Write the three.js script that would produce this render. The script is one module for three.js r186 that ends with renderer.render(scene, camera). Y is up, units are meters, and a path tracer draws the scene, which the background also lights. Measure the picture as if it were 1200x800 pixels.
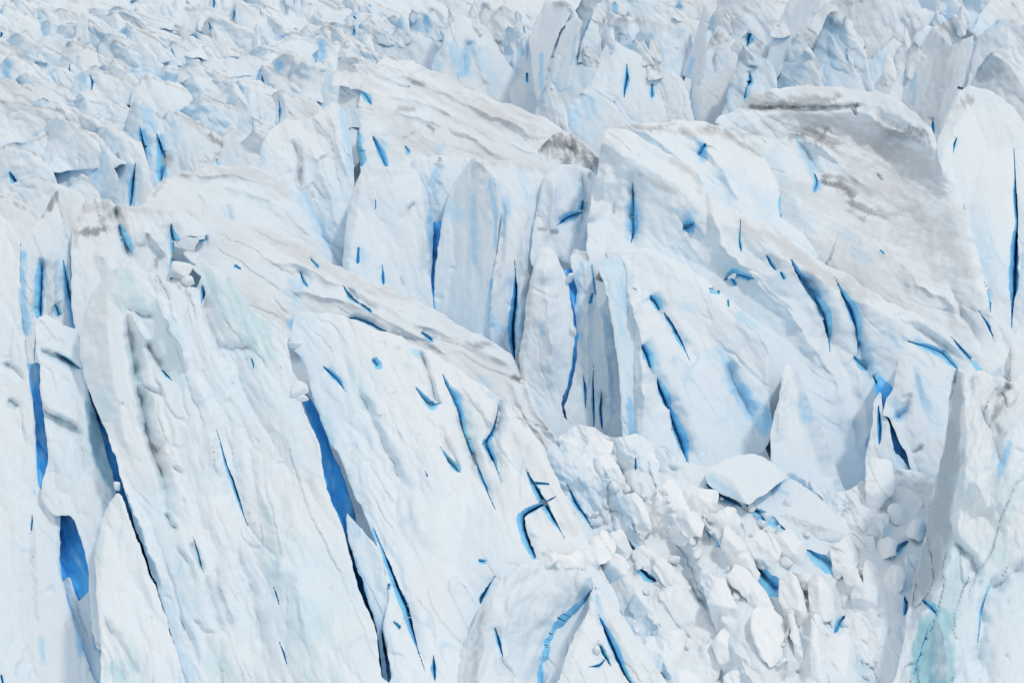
import * as THREE from 'three';

// ---------------------------------------------------------------- camera, sky, sun, exposure
const W = 1200, H = 800, PITCH = -9 * Math.PI / 180, FOV = 16;
const scene = new THREE.Scene();
const camera = new THREE.PerspectiveCamera(FOV, W / H, 1, 6000);
camera.position.set(0, 90, 0);
camera.rotation.set(PITCH, 0, 0);
camera.updateMatrixWorld();
scene.add(camera);

const SUN = new THREE.Vector3(0.42, 0.98, 0.52).normalize();
const sun = new THREE.DirectionalLight(new THREE.Color().setRGB(1.0, 0.945, 0.87), 1.35);
sun.position.copy(SUN).multiplyScalar(400).add(new THREE.Vector3(0, 40, -300));
sun.target.position.set(0, 40, -300);
sun.castShadow = true;
sun.shadow.radius = 9;
sun.shadow.mapSize.set(4096, 4096);
Object.assign(sun.shadow.camera, { left: -180, right: 180, top: 180, bottom: -180, near: 10, far: 900 });
scene.add(sun, sun.target);

{ // bright, thinly veiled summer sky
  const w = 256, h = 128, d = new Float32Array(w * h * 4);
  for (let j = 0; j < h; j++) for (let i = 0; i < w; i++) {
    const el = (j + 0.5) / h * Math.PI - Math.PI / 2, e = Math.max(0, Math.sin(el));
    const k = Math.pow(1 - e, 2.2), o = (j * w + i) * 4;
    d[o] = 0.83 + 0.16 * k; d[o + 1] = 0.86 + 0.14 * k; d[o + 2] = 0.90 + 0.10 * k; d[o + 3] = 1;
  }
  const t = new THREE.DataTexture(d, w, h, THREE.RGBAFormat, THREE.FloatType);
  t.mapping = THREE.EquirectangularReflectionMapping;
  t.magFilter = THREE.LinearFilter; t.minFilter = THREE.LinearFilter; t.needsUpdate = true;
  scene.background = t; scene.environment = t;
}
const renderer = new THREE.WebGLRenderer({ antialias: true });
renderer.setSize(1024, 682);
renderer.toneMapping = THREE.LinearToneMapping;
renderer.toneMappingExposure = 0.775;
renderer.shadowMap.enabled = true;

// ---------------------------------------------------------------- noise (seeded)
let seedState = 20240611;
const rnd = () => { seedState = (seedState * 1664525 + 1013904223) >>> 0; return seedState / 4294967296; };
const rr = (a, b) => a + (b - a) * rnd();
const PERM = new Uint8Array(512);
{ const p = [...Array(256).keys()]; for (let i = 255; i > 0; i--) { const j = Math.floor(rnd() * (i + 1)); [p[i], p[j]] = [p[j], p[i]]; } for (let i = 0; i < 512; i++) PERM[i] = p[i & 255]; }
const GX = new Float32Array(256), GY = new Float32Array(256), GZ = new Float32Array(256);
for (let i = 0; i < 256; i++) { const z = rr(-1, 1), a = rr(0, 6.2832), r = Math.sqrt(1 - z * z); GX[i] = r * Math.cos(a); GY[i] = r * Math.sin(a); GZ[i] = z; }
function noise(x, y, z) {                                   // gradient noise, about -0.8 .. 0.8
  const X = Math.floor(x), Y = Math.floor(y), Z = Math.floor(z);
  x -= X; y -= Y; z -= Z;
  const u = x * x * x * (x * (x * 6 - 15) + 10), v = y * y * y * (y * (y * 6 - 15) + 10), w = z * z * z * (z * (z * 6 - 15) + 10);
  const x0 = X & 255, y0 = Y & 255, z0 = Z & 255;
  const A = PERM[x0] + y0, B = PERM[(x0 + 1) & 255] + y0;
  const AA = PERM[A & 255] + z0, AB = PERM[(A + 1) & 255] + z0, BA = PERM[B & 255] + z0, BB = PERM[(B + 1) & 255] + z0;
  const g = (i, a, b, c) => { i = PERM[i & 255]; return GX[i] * a + GY[i] * b + GZ[i] * c; };
  const l = (a, b, t) => a + (b - a) * t;
  return 1.25 * l(l(l(g(AA, x, y, z), g(BA, x - 1, y, z), u), l(g(AB, x, y - 1, z), g(BB, x - 1, y - 1, z), u), v),
    l(l(g(AA + 1, x, y, z - 1), g(BA + 1, x - 1, y, z - 1), u), l(g(AB + 1, x, y - 1, z - 1), g(BB + 1, x - 1, y - 1, z - 1), u), v), w);
}
const fbm = (x, y, z, o) => { let s = 0, a = 1; for (let i = 0; i < o; i++) { s += a * noise(x, y, z); x *= 2.03; y *= 2.03; z = z * 2.03 + 7.1; a *= 0.5; } return s; };
const sstep = (a, b, x) => { const t = Math.min(1, Math.max(0, (x - a) / (b - a))); return t * t * (3 - 2 * t); };
function facets(x, y, sd) {                                 // chipped facets: the highest of many tilted plates, sharp creases where two meet
  const X = Math.floor(x), Y = Math.floor(y); let a = -9, b = -9;
  for (let j = -1; j <= 1; j++) for (let i = -1; i <= 1; i++) {
    const h = PERM[(PERM[(X + i + sd) & 255] + Y + j) & 255], h2 = PERM[(h + 57) & 255], h3 = PERM[(h + 131) & 255];
    const dx = x - X - i - 0.15 - 0.7 * h / 255, dy = y - Y - j - 0.15 - 0.7 * h2 / 255;
    const v = 0.5 * (h3 / 255 - 0.5) + GX[h] * 0.55 * dx + GY[h] * 0.55 * dy - 0.55 * (dx * dx + dy * dy);
    if (v > a) { b = a; a = v; } else if (v > b) b = v;
  }
  const e = a - b; return e < 0.05 ? a - (0.05 - e) * 0.0 : a;
}
const lerp = (a, b, t) => a + (b - a) * t;

// ---------------------------------------------------------------- where a picture point lies on the glacier
const FPX = (H / 2) / Math.tan(FOV * Math.PI / 360);       // focal length in photo pixels
const cP = Math.cos(PITCH), sP = Math.sin(PITCH);
const base = py => 1 / lerp(1 / 420, 1 / 220, py / H);      // the mean slope of the icefall: a plane rising away at about 17 degrees
const mpp = z => z / FPX;                                   // metres per photo pixel at that distance
function world(px, py, z, out, o) {                         // photo pixel + distance -> scene point
  const x = (px - W / 2) / FPX * z, y = (H / 2 - py) / FPX * z;
  out[o] = x; out[o + 1] = 90 + y * cP + z * sP; out[o + 2] = y * sP - z * cP;
}

// ---------------------------------------------------------------- materials
const iceMat = new THREE.MeshStandardMaterial({ vertexColors: true, roughness: 0.72, metalness: 0 });
const blueMat = new THREE.MeshStandardMaterial({ vertexColors: true, roughness: 0.5, metalness: 0 });
const WHITE = [0.795, 0.845, 0.885], BLUE = [0.25, 0.68, 0.97], PALE = [0.46, 0.70, 0.88], TEAL = [0.50, 0.70, 0.76], GREY = [0.60, 0.615, 0.635], DIRT = [0.14, 0.15, 0.16], STEEL_SHADE = [0.63, 0.71, 0.78];  // steel tone: streaky grey ice plus painted shade on left-facing faces
const INK = { b: PALE, t: TEAL, g: GREY, d: DIRT, s: STEEL_SHADE, B: [0.22, 0.56, 0.86], D: [0.08, 0.48, 0.96], W: [0.855, 0.885, 0.91], T: [0.36, 0.60, 0.69], S: [0.42, 0.49, 0.55] };  // S: dirty grey ice darkened further to carry shade on left faces

const counts = {};
const numbered = n => { const c = counts[n] = (counts[n] ?? -1) + 1; return c ? `${n}_${String(c).padStart(3, '0')}` : n; };
function meshOf(name, pos, col, idx, mat, parent) {
  const g = new THREE.BufferGeometry();
  g.setAttribute('position', new THREE.BufferAttribute(pos instanceof Float32Array ? pos : new Float32Array(pos), 3));
  g.setAttribute('color', new THREE.BufferAttribute(col instanceof Float32Array ? col : new Float32Array(col), 3));
  g.setIndex(new THREE.BufferAttribute(idx instanceof Uint32Array ? idx : new Uint32Array(idx), 1));
  g.computeVertexNormals();
  const m = new THREE.Mesh(g, mat); m.name = name; m.castShadow = m.receiveShadow = true;
  parent.add(m); return m;
}
function recentre(group) {                                  // put the thing's origin at its base, keep everything where it stands
  const b = new THREE.Box3().setFromObject(group), c = b.getCenter(new THREE.Vector3()); c.y = b.min.y;
  for (const ch of group.children) { ch.geometry.translate(-c.x, -c.y, -c.z); }
  group.position.copy(c);
}

// ---------------------------------------------------------------- polylines
function smooth(pts, step, closed) {                        // Catmull-Rom through the points
  const n = pts.length, out = [];
  const P = i => closed ? pts[(i + n) % n] : pts[Math.max(0, Math.min(n - 1, i))];
  for (let i = 0; i < (closed ? n : n - 1); i++) {
    const a = P(i - 1), b = P(i), c = P(i + 1), d = P(i + 2);
    const k = Math.max(1, Math.ceil(Math.hypot(c[0] - b[0], c[1] - b[1]) / step));
    for (let j = 0; j < k; j++) {
      const t = j / k, r = [];
      for (let q = 0; q < b.length; q++) {
        const cr = 0.5 * (2 * b[q] + (c[q] - a[q]) * t + (2 * a[q] - 5 * b[q] + 4 * c[q] - d[q]) * t * t + (3 * b[q] - a[q] - 3 * c[q] + d[q]) * t * t * t);
        r.push(0.55 * cr + 0.45 * (b[q] + (c[q] - b[q]) * t));
      }
      out.push(r);
    }
  }
  if (!closed) out.push(pts[n - 1].slice());
  return out;
}
const NP = { d: 0, s: 0, x: 0, y: 0, i: 0, t: 0, over: 0 };
function nearest(pts, x, y, closed) {                       // nearest point of a polyline; s > 0 on the picture's left of a line drawn downwards
  let best = 1e18; const n = pts.length, m = closed ? n : n - 1;
  for (let i = 0; i < m; i++) {
    const a = pts[i], b = pts[(i + 1) % n], dx = b[0] - a[0], dy = b[1] - a[1], L = dx * dx + dy * dy || 1e-9;
    const t0 = ((x - a[0]) * dx + (y - a[1]) * dy) / L, t = t0 < 0 ? 0 : t0 > 1 ? 1 : t0;
    const qx = a[0] + dx * t, qy = a[1] + dy * t, e = (x - qx) * (x - qx) + (y - qy) * (y - qy);
    if (e < best - 1e-7) {
      best = e; NP.x = qx; NP.y = qy; NP.i = i; NP.t = t;
      NP.s = (dx * (y - a[1]) - dy * (x - a[0])) / Math.sqrt(L);
      NP.over = !closed && ((i === 0 && t0 < 0) || (i === m - 1 && t0 > 1)) ? Math.abs(t0 - t) * Math.sqrt(L) : 0;
    }
  }
  NP.d = Math.sqrt(best); return NP;
}
function inside(pts, x, y) {
  let c = false;
  for (let i = 0, j = pts.length - 1; i < pts.length; j = i++) {
    const a = pts[i], b = pts[j];
    if ((a[1] > y) !== (b[1] > y) && x < (b[0] - a[0]) * (y - a[1]) / (b[1] - a[1]) + a[0]) c = !c;
  }
  return c;
}
const pairs = (a, k = 2) => { const o = []; for (let i = 0; i < a.length; i += k) o.push(a.slice(i, i + k)); return o; };
const bboxOf = (pts, pad) => { let x0 = 1e9, y0 = 1e9, x1 = -1e9, y1 = -1e9; for (const p of pts) { x0 = Math.min(x0, p[0]); x1 = Math.max(x1, p[0]); y0 = Math.min(y0, p[1]); y1 = Math.max(y1, p[1]); } return [x0 - pad, y0 - pad, x1 + pad, y1 + pad]; };
const within = (b, x, y) => x > b[0] && y > b[1] && x < b[2] && y < b[3];

// ---------------------------------------------------------------- one mass of ice
// o: outline; s: how far the face leans back (run over rise); tx: turn of the face (> 0 looks to the picture's left);
// at: the picture row whose ground distance it stands at; folds [pts, side, k, w]; ridges [pts, height, wl, wr];
// cracks [pts(x, y, width), depth, sideways run]; ink [pts, radius, which, strength]; n: relief [coarse, fine]; ang: run of its grain
const ZC = 8, ZW = Math.ceil((W + 400) / ZC), ZH = Math.ceil((H + 400) / ZC), zFront = new Float32Array(ZW * ZH).fill(0);
function iceMass(M) {
  const g = (M.g ?? 1.55) * 0.9, seed = M.seed ?? (M.o[0] * 0.137 + M.o[1] * 0.071);
  let out = smooth(pairs(M.o), 5, true);
  out = out.map(([x, y]) => [x + (M.jag ?? 1.6) * fbm(x * 0.10, y * 0.10, seed, 3), y + (M.jag ?? 1.6) * fbm(x * 0.10 + 31, y * 0.10, seed, 3) + 5 * (M.jag ?? 1.6) * (0.12 + facets(x * 0.07, y * 0.05, 17))]);
  const bb = bboxOf(out, 2 * g), cx = (bb[0] + bb[2]) / 2, rowA = M.at ?? lerp(bb[1], bb[3], 0.62);
  const m = mpp(base(rowA)), s = M.s ?? 0.45, tx = M.tx ?? 0;
  const folds = (M.folds ?? []).map(([p, side, k, w]) => { const q = smooth(pairs(p), 8, false); return { q, sg: side === 'L' ? 1 : -1, k, w: w ?? 80, bb: bboxOf(q, (w ?? 80) + 240) }; });
  const ridges = (M.ridges ?? []).map(([p, a, wl, wr]) => { const q = smooth(pairs(p), 8, false); return { q, a, wl, wr: wr ?? wl, bb: bboxOf(q, Math.max(wl, wr ?? wl) + 30) }; });
  const cracks = (M.cracks ?? []).map(([p, dep, run], i) => { let pp = pairs(p, 3).map(e => [e[0], e[1], e[2] < 2 ? e[2] * 1.25 : e[2] * 1.55]);
    const A = pp[0], B = pp[1], Y = pp[pp.length - 2], Z = pp[pp.length - 1], wm = Math.max(...pp.map(e => e[2])), len = pp.reduce((t, e, k) => k ? t + Math.hypot(e[0] - pp[k - 1][0], e[1] - pp[k - 1][1]) : 0, 0);
    if (wm > 2.6 && len > 8) {
      const tl = 0.22 * len, d0 = Math.hypot(A[0] - B[0], A[1] - B[1]), d1 = Math.hypot(Z[0] - Y[0], Z[1] - Y[1]), bend = 0.3 * noise(A[0] * 0.3, A[1] * 0.3, 5);
      pp = [[A[0] + ((A[0] - B[0]) + bend * (A[1] - B[1])) / d0 * tl, A[1] + ((A[1] - B[1]) - bend * (A[0] - B[0])) / d0 * tl, 0.9], ...pp, [Z[0] + ((Z[0] - Y[0]) + bend * (Z[1] - Y[1])) / d1 * tl, Z[1] + ((Z[1] - Y[1]) - bend * (Z[0] - Y[0])) / d1 * tl, 0.9]];
      const rq = smooth(pp.map(e => [e[0], e[1]]), 8, false); ridges.push({ q: rq, a: -0.07 * wm, wl: 2.2 * wm + 3, wr: 1.6 * wm + 2, bb: bboxOf(rq, 3 * wm + 34) });
    }
    const q = smooth(pp, 3, false); return { q, dep: dep ?? 5, run: run ?? 0, i, bb: bboxOf(q, Math.max(...q.map(e => e[2])) + 4) }; });
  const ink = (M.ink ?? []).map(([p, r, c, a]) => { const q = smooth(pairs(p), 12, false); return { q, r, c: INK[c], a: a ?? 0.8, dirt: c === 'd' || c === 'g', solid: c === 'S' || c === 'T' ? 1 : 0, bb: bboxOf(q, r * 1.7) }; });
  const [na, nb] = M.n ?? [1, 1], ang = (M.ang ?? 72) * Math.PI / 180, ca = Math.cos(ang), sa = Math.sin(ang), aniso = M.aniso ?? 2.4;
  const er = Math.min(M.er ?? 3, 3.2), ed = M.ed ?? 0.45;
  const wa = M.warp ?? 1;
  const relief = (x0, y0, dEdge) => {
    let h = tx * (x0 - cx) * m;
    const x = x0 + wa * (5 * noise(x0 * 0.03, y0 * 0.03, seed + 11) + 2.2 * noise(x0 * 0.11, y0 * 0.11, seed + 12)), y = y0 + wa * (5 * noise(x0 * 0.03, y0 * 0.03, seed + 21) + 2.2 * noise(x0 * 0.11, y0 * 0.11, seed + 22));
    for (const f of folds) if (within(f.bb, x, y)) {
      const p = nearest(f.q, x, y, false); let d = p.s * f.sg;
      const ww = f.w; d = d > 0 ? (d < ww ? d - d * d / (2.6 * ww) * 0.35 : ww * 0.865) : 0;
      if (d > 0) { const soft = 1.2; d = d * d / (d + soft); h -= f.k * d * m * (1 - sstep(0, 90, p.over)); }
    }
    for (const r of ridges) if (within(r.bb, x, y)) {
      const p = nearest(r.q, x, y, false), w = p.s > 0 ? r.wl : r.wr, t = p.d / w;
      if (t < 1) { const al = (p.i + p.t) / (r.q.length - 1); h += 1.25 * r.a * (1 - t) * (1 - t) * sstep(-0.04, 0.22, al) * sstep(1.04, 0.78, al) * (0.75 + 0.6 * noise(x * 0.05, y * 0.05, seed + 31)); }
    }
    if (dEdge < er) { const q = 1 - dEdge / er; h -= ed * er * m * 0.9 * (1 - Math.sqrt(Math.max(0, 1 - q * q * 0.96))); }
    const X = x * m, Y = y * m, wx = 1.6 * noise(X * 0.09, Y * 0.09, seed), wy = 1.6 * noise(X * 0.09 + 9, Y * 0.09, seed);
    const u = ((X + wx) * ca + (Y + wy) * sa) / aniso, v = -(X + wx) * sa + (Y + wy) * ca;
    const f1 = facets(u * 0.13, v * 0.13, 3 + M.o.length), f2 = facets(u * 0.36, v * 0.36, 40), f3 = facets(u * 0.95, v * 0.95, 80), b3 = Math.abs(noise(u * 0.8, v * 0.8, seed + 7)), b4 = noise(u * 2.4, v * 2.4, seed + 1);
    const hair = sstep(0.045, 0, Math.abs(noise(u * 0.30, v * 0.55, seed + 51))) * sstep(0.0, 0.35, noise(X * 0.16, Y * 0.16, seed + 52)), hair2 = sstep(0.03, 0, Math.abs(noise(u * 0.11, v * 0.22, seed + 53))) * sstep(0.05, 0.3, noise(X * 0.09, Y * 0.09, seed + 54));
    const mod = 0.3 + 1.1 * sstep(-0.3, 0.5, noise(X * 0.07 + 3, Y * 0.07, seed + 5)), mod2 = 0.15 + 1.2 * sstep(-0.15, 0.5, noise(X * 0.12 + 13, Y * 0.12, seed + 6));
    h += na * (3.6 * f1 + 0.9 * noise(X * 0.05, Y * 0.05, seed + 8)) + nb * (mod * (1.5 * f2 + 0.10 * b3) + mod2 * (0.52 * f3 + 0.05 * b4 + 0.05 * noise(u * 1.3, v * 4.2, seed + 71)) + 0.22 * mod * facets(u * 2.1, v * 2.1, 120) - 0.3 * sstep(0.42, 0.7, noise(X * 0.75, Y * 0.75, seed + 81)) - 0.26 * hair - 0.26 * hair2 + 0.012 * noise(X * 2.9, Y * 2.9, seed + 2));
    return h;
  };
  const nx = Math.ceil((bb[2] - bb[0]) / g) + 1, ny = Math.ceil((bb[3] - bb[1]) / g) + 1;
  const id = new Int32Array(nx * ny).fill(-1), PX = [], PY = [], HH = [], CR = [], ED = [];
  for (let j = 0; j < ny; j++) for (let i = 0; i < nx; i++) {
    let x = bb[0] + i * g, y = bb[1] + j * g, ck = -1;
    const p = nearest(out, x, y, true); let dE = p.d; const isIn = inside(out, x, y);
    let edge = 0;
    if (dE < 0.56 * g) { x = p.x; y = p.y; dE = 0; edge = 1; } else if (!isIn) continue;
    let drop = false;
    if (!edge) for (const c of cracks) if (within(c.bb, x, y)) {
      const q = nearest(c.q, x, y, false), a = c.q[q.i], b = c.q[Math.min(q.i + 1, c.q.length - 1)];
      const wv = Math.max(0.2, 0.5 * lerp(a[2], b[2], q.t) * (1 + 0.34 * fbm(x * 0.13, y * 0.13, seed + c.i, 2)));
      const sd = q.d - wv;
      if (Math.abs(sd) < 0.56 * g) { const dx = x - q.x, dy = y - q.y, L = q.d || 1; if (q.d > 1e-4) { x = q.x + dx / L * wv; y = q.y + dy / L * wv; } ck = c.i; }
      else if (sd < 0) { drop = true; break; }
    }
    if (drop) { id[j * nx + i] = -2; continue; }
    id[j * nx + i] = PX.length; PX.push(x); PY.push(y); CR.push(ck); ED.push(edge); HH.push(relief(x, y, dE));
  }
  const nv = PX.length; if (!nv) return null;
  // distance: stand on the slope, then step back until nothing nearer is pierced
  const zOn = M.on === undefined ? 0 : zFront[Math.floor((rowA + 200) / ZC) * ZW + Math.floor((cx + 200) / ZC)];
  const z0 = M.on !== undefined && zOn > 0 ? zOn - M.on : base(rowA) + (M.dz ?? 0);
  const Z = new Float32Array(nv); const cell = (x, y) => { const a = Math.floor((x + 200) / ZC), b = Math.floor((y + 200) / ZC); return a < 0 || b < 0 || a >= ZW || b >= ZH ? -1 : b * ZW + a; };
  let push = 0; const wants = [];
  for (let k = 0; k < nv; k++) { Z[k] = z0 + s * (rowA - PY[k]) * m - HH[k]; const c = cell(PX[k], PY[k]); if (c >= 0 && zFront[c] > 0 && (k & 3) === 0) wants.push(zFront[c] + 0.8 - Z[k]); }
  if (wants.length > 20) { wants.sort((a, b) => a - b); push = Math.max(0, wants[Math.floor(wants.length * (M.pct ?? 0.93))]); }
  if (M.free || M.on !== undefined) push = 0;
  for (let k = 0; k < nv; k++) { Z[k] += push; const c = cell(PX[k], PY[k]); if (c >= 0 && M.on === undefined) zFront[c] = zFront[c] > 0 ? Math.min(zFront[c], Z[k]) : Z[k]; }
  if (globalThis.DEBUG_ICE) console.log((M.name + ' ' + M.label).slice(0, 60), 'z', z0.toFixed(0), 'push', push.toFixed(1), 'verts', nv);
  // surface
  const pos = new Float32Array(nv * 3), col = new Float32Array(nv * 3), idx = [];
  for (let k = 0; k < nv; k++) {
    world(PX[k], PY[k], Z[k], pos, k * 3);
    const X = pos[k * 3], Y = pos[k * 3 + 1], q = pos[k * 3 + 2];
    const U = (PX[k] * ca + PY[k] * sa) * m, V = (-PX[k] * sa + PY[k] * ca) * m + 0.5 * noise(X * 0.3, Y * 0.3, q * 0.3);
    const n1 = fbm(X * 0.11, Y * 0.11, q * 0.11, 3), n3 = noise(X * 4.1, Y * 4.1, q * 4.1);
    const n2 = 0.75 * fbm(U * 0.22, V * 1.5, seed, 3) + 0.45 * fbm(X * 0.9, Y * 0.6, q * 0.9, 2);
    const BS = M.base ? INK[M.base] : WHITE, wv = M.base ? 0 : 1; let r = BS[0], gg = BS[1], b = BS[2];
    if (M.base) { const f = 0.8 * sstep(-0.1, 0.9, n2 + 0.5 * n1), t = M.base === 'D' ? [0.42, 0.74, 0.95] : WHITE; r = lerp(r, t[0], f); gg = lerp(gg, t[1], f); b = lerp(b, t[2], f); }
    const cool = wv * 0.55 * (M.cool ?? 0.18) * (0.35 + 1.5 * sstep(-0.45, 0.8, n1 + 0.6 * n2));
    r = lerp(r, PALE[0], cool); gg = lerp(gg, PALE[1], cool); b = lerp(b, PALE[2], cool);
    const gr = wv * (M.grey ?? 0.10) * 1.3 * sstep(-0.35, 0.8, -n1 + 0.7 * n2);
    r = lerp(r, GREY[0], gr); gg = lerp(gg, GREY[1], gr); b = lerp(b, GREY[2], gr);
    const vein = wv * sstep(0.05, 0.0, Math.abs(noise(U * 0.12, V * 0.45, seed + 44))) * sstep(0.1, 0.5, noise(X * 0.13, Y * 0.13, seed + 45)) * (0.5 + 0.5 * sstep(-0.3, 0.3, n3 + n2));
    r = lerp(r, 0.40, 0.55 * vein); gg = lerp(gg, 0.62, 0.55 * vein); b = lerp(b, 0.80, 0.55 * vein);
    const fl = wv * sstep(0.42, 0.62, noise(X * 0.9, Y * 1.6, q * 0.9 + 8)) * sstep(0.15, 0.45, noise(X * 0.10 + 5, Y * 0.10, q * 0.10)) * (M.flecks ?? 0.5) * sstep(-0.1, 0.4, n3);
    r = lerp(r, DIRT[0], fl); gg = lerp(gg, DIRT[1], fl); b = lerp(b, DIRT[2], fl);
    const grit = wv * sstep(0.028, 0.0, Math.abs(noise(U * 0.16, V * 0.5, seed + 61) + 0.12 * n3)) * sstep(0.1, 0.4, noise(X * 0.08 + 9, Y * 0.08, q * 0.08) + 0.5 * (M.grey ?? 0.1)) * (M.grit ?? 0.22) * sstep(-0.5, 0.3, n3);
    r = lerp(r, 0.36, grit); gg = lerp(gg, 0.36, grit); b = lerp(b, 0.36, grit);
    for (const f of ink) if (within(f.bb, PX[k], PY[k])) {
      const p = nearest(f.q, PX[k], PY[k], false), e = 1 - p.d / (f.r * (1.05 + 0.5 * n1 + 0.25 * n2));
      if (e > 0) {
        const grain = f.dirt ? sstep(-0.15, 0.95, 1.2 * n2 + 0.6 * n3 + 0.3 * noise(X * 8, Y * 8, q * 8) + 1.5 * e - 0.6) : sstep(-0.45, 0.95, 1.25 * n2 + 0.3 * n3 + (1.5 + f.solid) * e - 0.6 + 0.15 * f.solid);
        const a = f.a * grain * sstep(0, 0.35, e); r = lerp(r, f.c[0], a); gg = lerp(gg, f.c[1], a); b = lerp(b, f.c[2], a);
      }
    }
    const v = 1 + 0.025 * n3 + 0.035 * n2 + 0.03 * noise(U * 0.9, V * 6.0, seed + 72); col[k * 3] = r * v; col[k * 3 + 1] = gg * v; col[k * 3 + 2] = b * v;
  }
  const inCrack = (x, y) => { for (const c of cracks) if (within(c.bb, x, y)) { const q = nearest(c.q, x, y, false), a = c.q[q.i], b = c.q[Math.min(q.i + 1, c.q.length - 1)]; if (q.d < 0.5 * lerp(a[2], b[2], q.t) * (1 + 0.34 * fbm(x * 0.13, y * 0.13, seed + c.i, 2)) - 0.05) return true; } return false; };
  const edges = new Map(), tri = (a, b, c) => {
    if (a < 0 || b < 0 || c < 0) return;
    if (cracks.length) { const tx0 = (PX[a] + PX[b] + PX[c]) / 3, ty0 = (PY[a] + PY[b] + PY[c]) / 3; for (const k of cracks) if (within(k.bb, tx0, ty0)) { const q = nearest(k.q, tx0, ty0, false), e = k.q[q.i], f = k.q[Math.min(q.i + 1, k.q.length - 1)], w0 = lerp(e[2], f[2], q.t); if (w0 > 3 && q.d < 0.3 * w0) { for (const v of [a, b, c]) if (CR[v] < 0) CR[v] = k.i; return; } } }
    if (CR[a] >= 0 && CR[b] >= 0 && CR[c] >= 0 && inCrack((PX[a] + PX[b] + PX[c]) / 3, (PY[a] + PY[b] + PY[c]) / 3)) return;
    idx.push(a, b, c);
    for (const [p, q] of [[a, b], [b, c], [c, a]]) { const r = q * 1e7 + p; if (edges.has(r)) edges.delete(r); else edges.set(p * 1e7 + q, 1); }
  };
  for (let j = 0; j < ny - 1; j++) for (let i = 0; i < nx - 1; i++) {
    const a = id[j * nx + i], b = id[j * nx + i + 1], c = id[(j + 1) * nx + i], d = id[(j + 1) * nx + i + 1];
    if (((i * 7 + j * 13) & 3) < 2) { tri(a, c, b); tri(b, c, d); } else { tri(a, c, d); tri(a, d, b); }
  }
  const root = M.into ?? new THREE.Group(), first = root.children.length;
  if (!M.into) { root.name = numbered(M.name); scene.add(root); root.userData = { label: M.label, category: M.category ?? 'ice', kind: 'thing' }; if (M.group) root.userData.group = M.group; }
  meshOf(M.part ?? 'ice_face', pos, col, idx, iceMat, root);
  // walls of the cracks and the flanks
  const wallEdges = cracks.map(() => []), flank = [];
  for (const key of edges.keys()) {
    const p = Math.floor(key / 1e7), q = key % 1e7;
    if (CR[p] >= 0 && CR[q] >= 0 && !(ED[p] && ED[q])) wallEdges[CR[p]].push([p, q]);
    else if (CR[p] >= 0 || CR[q] >= 0) wallEdges[Math.max(CR[p], CR[q])].push([p, q]);
    else flank.push([p, q]);
  }
  const strip = (name, list, rows, place, mat, colour) => {
    if (!list.length) return;
    const at = new Map(), P = [], C = [], I = [];
    const col0 = v => { if (!at.has(v)) { at.set(v, P.length / 3); for (let r = 0; r < rows.length; r++) { const o = P.length; P.push(0, 0, 0); place(v, rows[r], P, o); const c = colour(P[o], P[o + 1], P[o + 2], rows[r]); C.push(...c); } } return at.get(v); };
    for (const [p, q] of list) { const a = col0(p), b = col0(q); for (let r = 0; r < rows.length - 1; r++) I.push(a + r, a + r + 1, b + r, b + r, a + r + 1, b + r + 1); }
    meshOf(name, P, C, I, mat, root);
  };
  const blueIce = (x, y, z) => { const n = 0.5 + 0.5 * fbm(x * 0.8, y * 0.25, z * 0.8, 3); const k = 0.75 + 0.4 * n; return [BLUE[0] * k * (0.8 + 0.5 * n), BLUE[1] * k, Math.min(0.92, BLUE[2] * (0.93 + 0.1 * n))]; };
  const paleIce = (x, y, z) => { const n = 0.5 + 0.5 * fbm(x * 0.6, y * 0.2, z * 0.6, 3); return [lerp(0.30, 0.5, n), lerp(0.60, 0.72, n), 0.86]; };
  cracks.forEach((c, i) => strip('crevasse', wallEdges[i], [0, 0.06, 0.16, 0.32, 0.55, 0.78, 1], (v, t, P, o) => {
    const q = nearest(c.q, PX[v], PY[v], false), wob = 2.0 * noise(PX[v] * 0.12, PY[v] * 0.12, t * 4 + i) * Math.min(1, t * 4) * (1 - t);
    const k = t < 0.32 ? t / 0.32 * 0.58 : 0.58 + 0.42 * (t - 0.32) / 0.68, dd = t < 0.32 ? 0.16 * t / 0.32 : 0.16 + 0.84 * (t - 0.32) / 0.68;
    world(lerp(PX[v], q.x, k) + c.run * k + wob, lerp(PY[v], q.y, k), Z[v] + 0.62 * c.dep * dd, P, o);
  }, blueMat, blueIce));
  const th = M.thick ?? 14, mx = PX.reduce((a, b) => a + b, 0) / nv, my = PY.reduce((a, b) => a + b, 0) / nv;
  strip('flank', flank, [0, 0.12, 0.45, 1], (v, t, P, o) => {
    const k = 0.05 * t, w = 1.5 * noise(PX[v] * 0.1, PY[v] * 0.1, t * 3 + seed) * Math.min(1, 6 * t);
    world(lerp(PX[v], mx, k) + w, lerp(PY[v], my, k) + (M.sink ?? 0) * t, Z[v] + th * t, P, o);
  }, blueMat, M.whiteFlank ? () => WHITE : paleIce);
  if (M.into) for (const ch of root.children.slice(first)) ch.geometry.translate(-root.position.x, -root.position.y, -root.position.z); else recentre(root);
  return root;
}

// ---------------------------------------------------------------- the ice masses, from the nearest to the farthest
const SERAC = 'serac';
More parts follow.
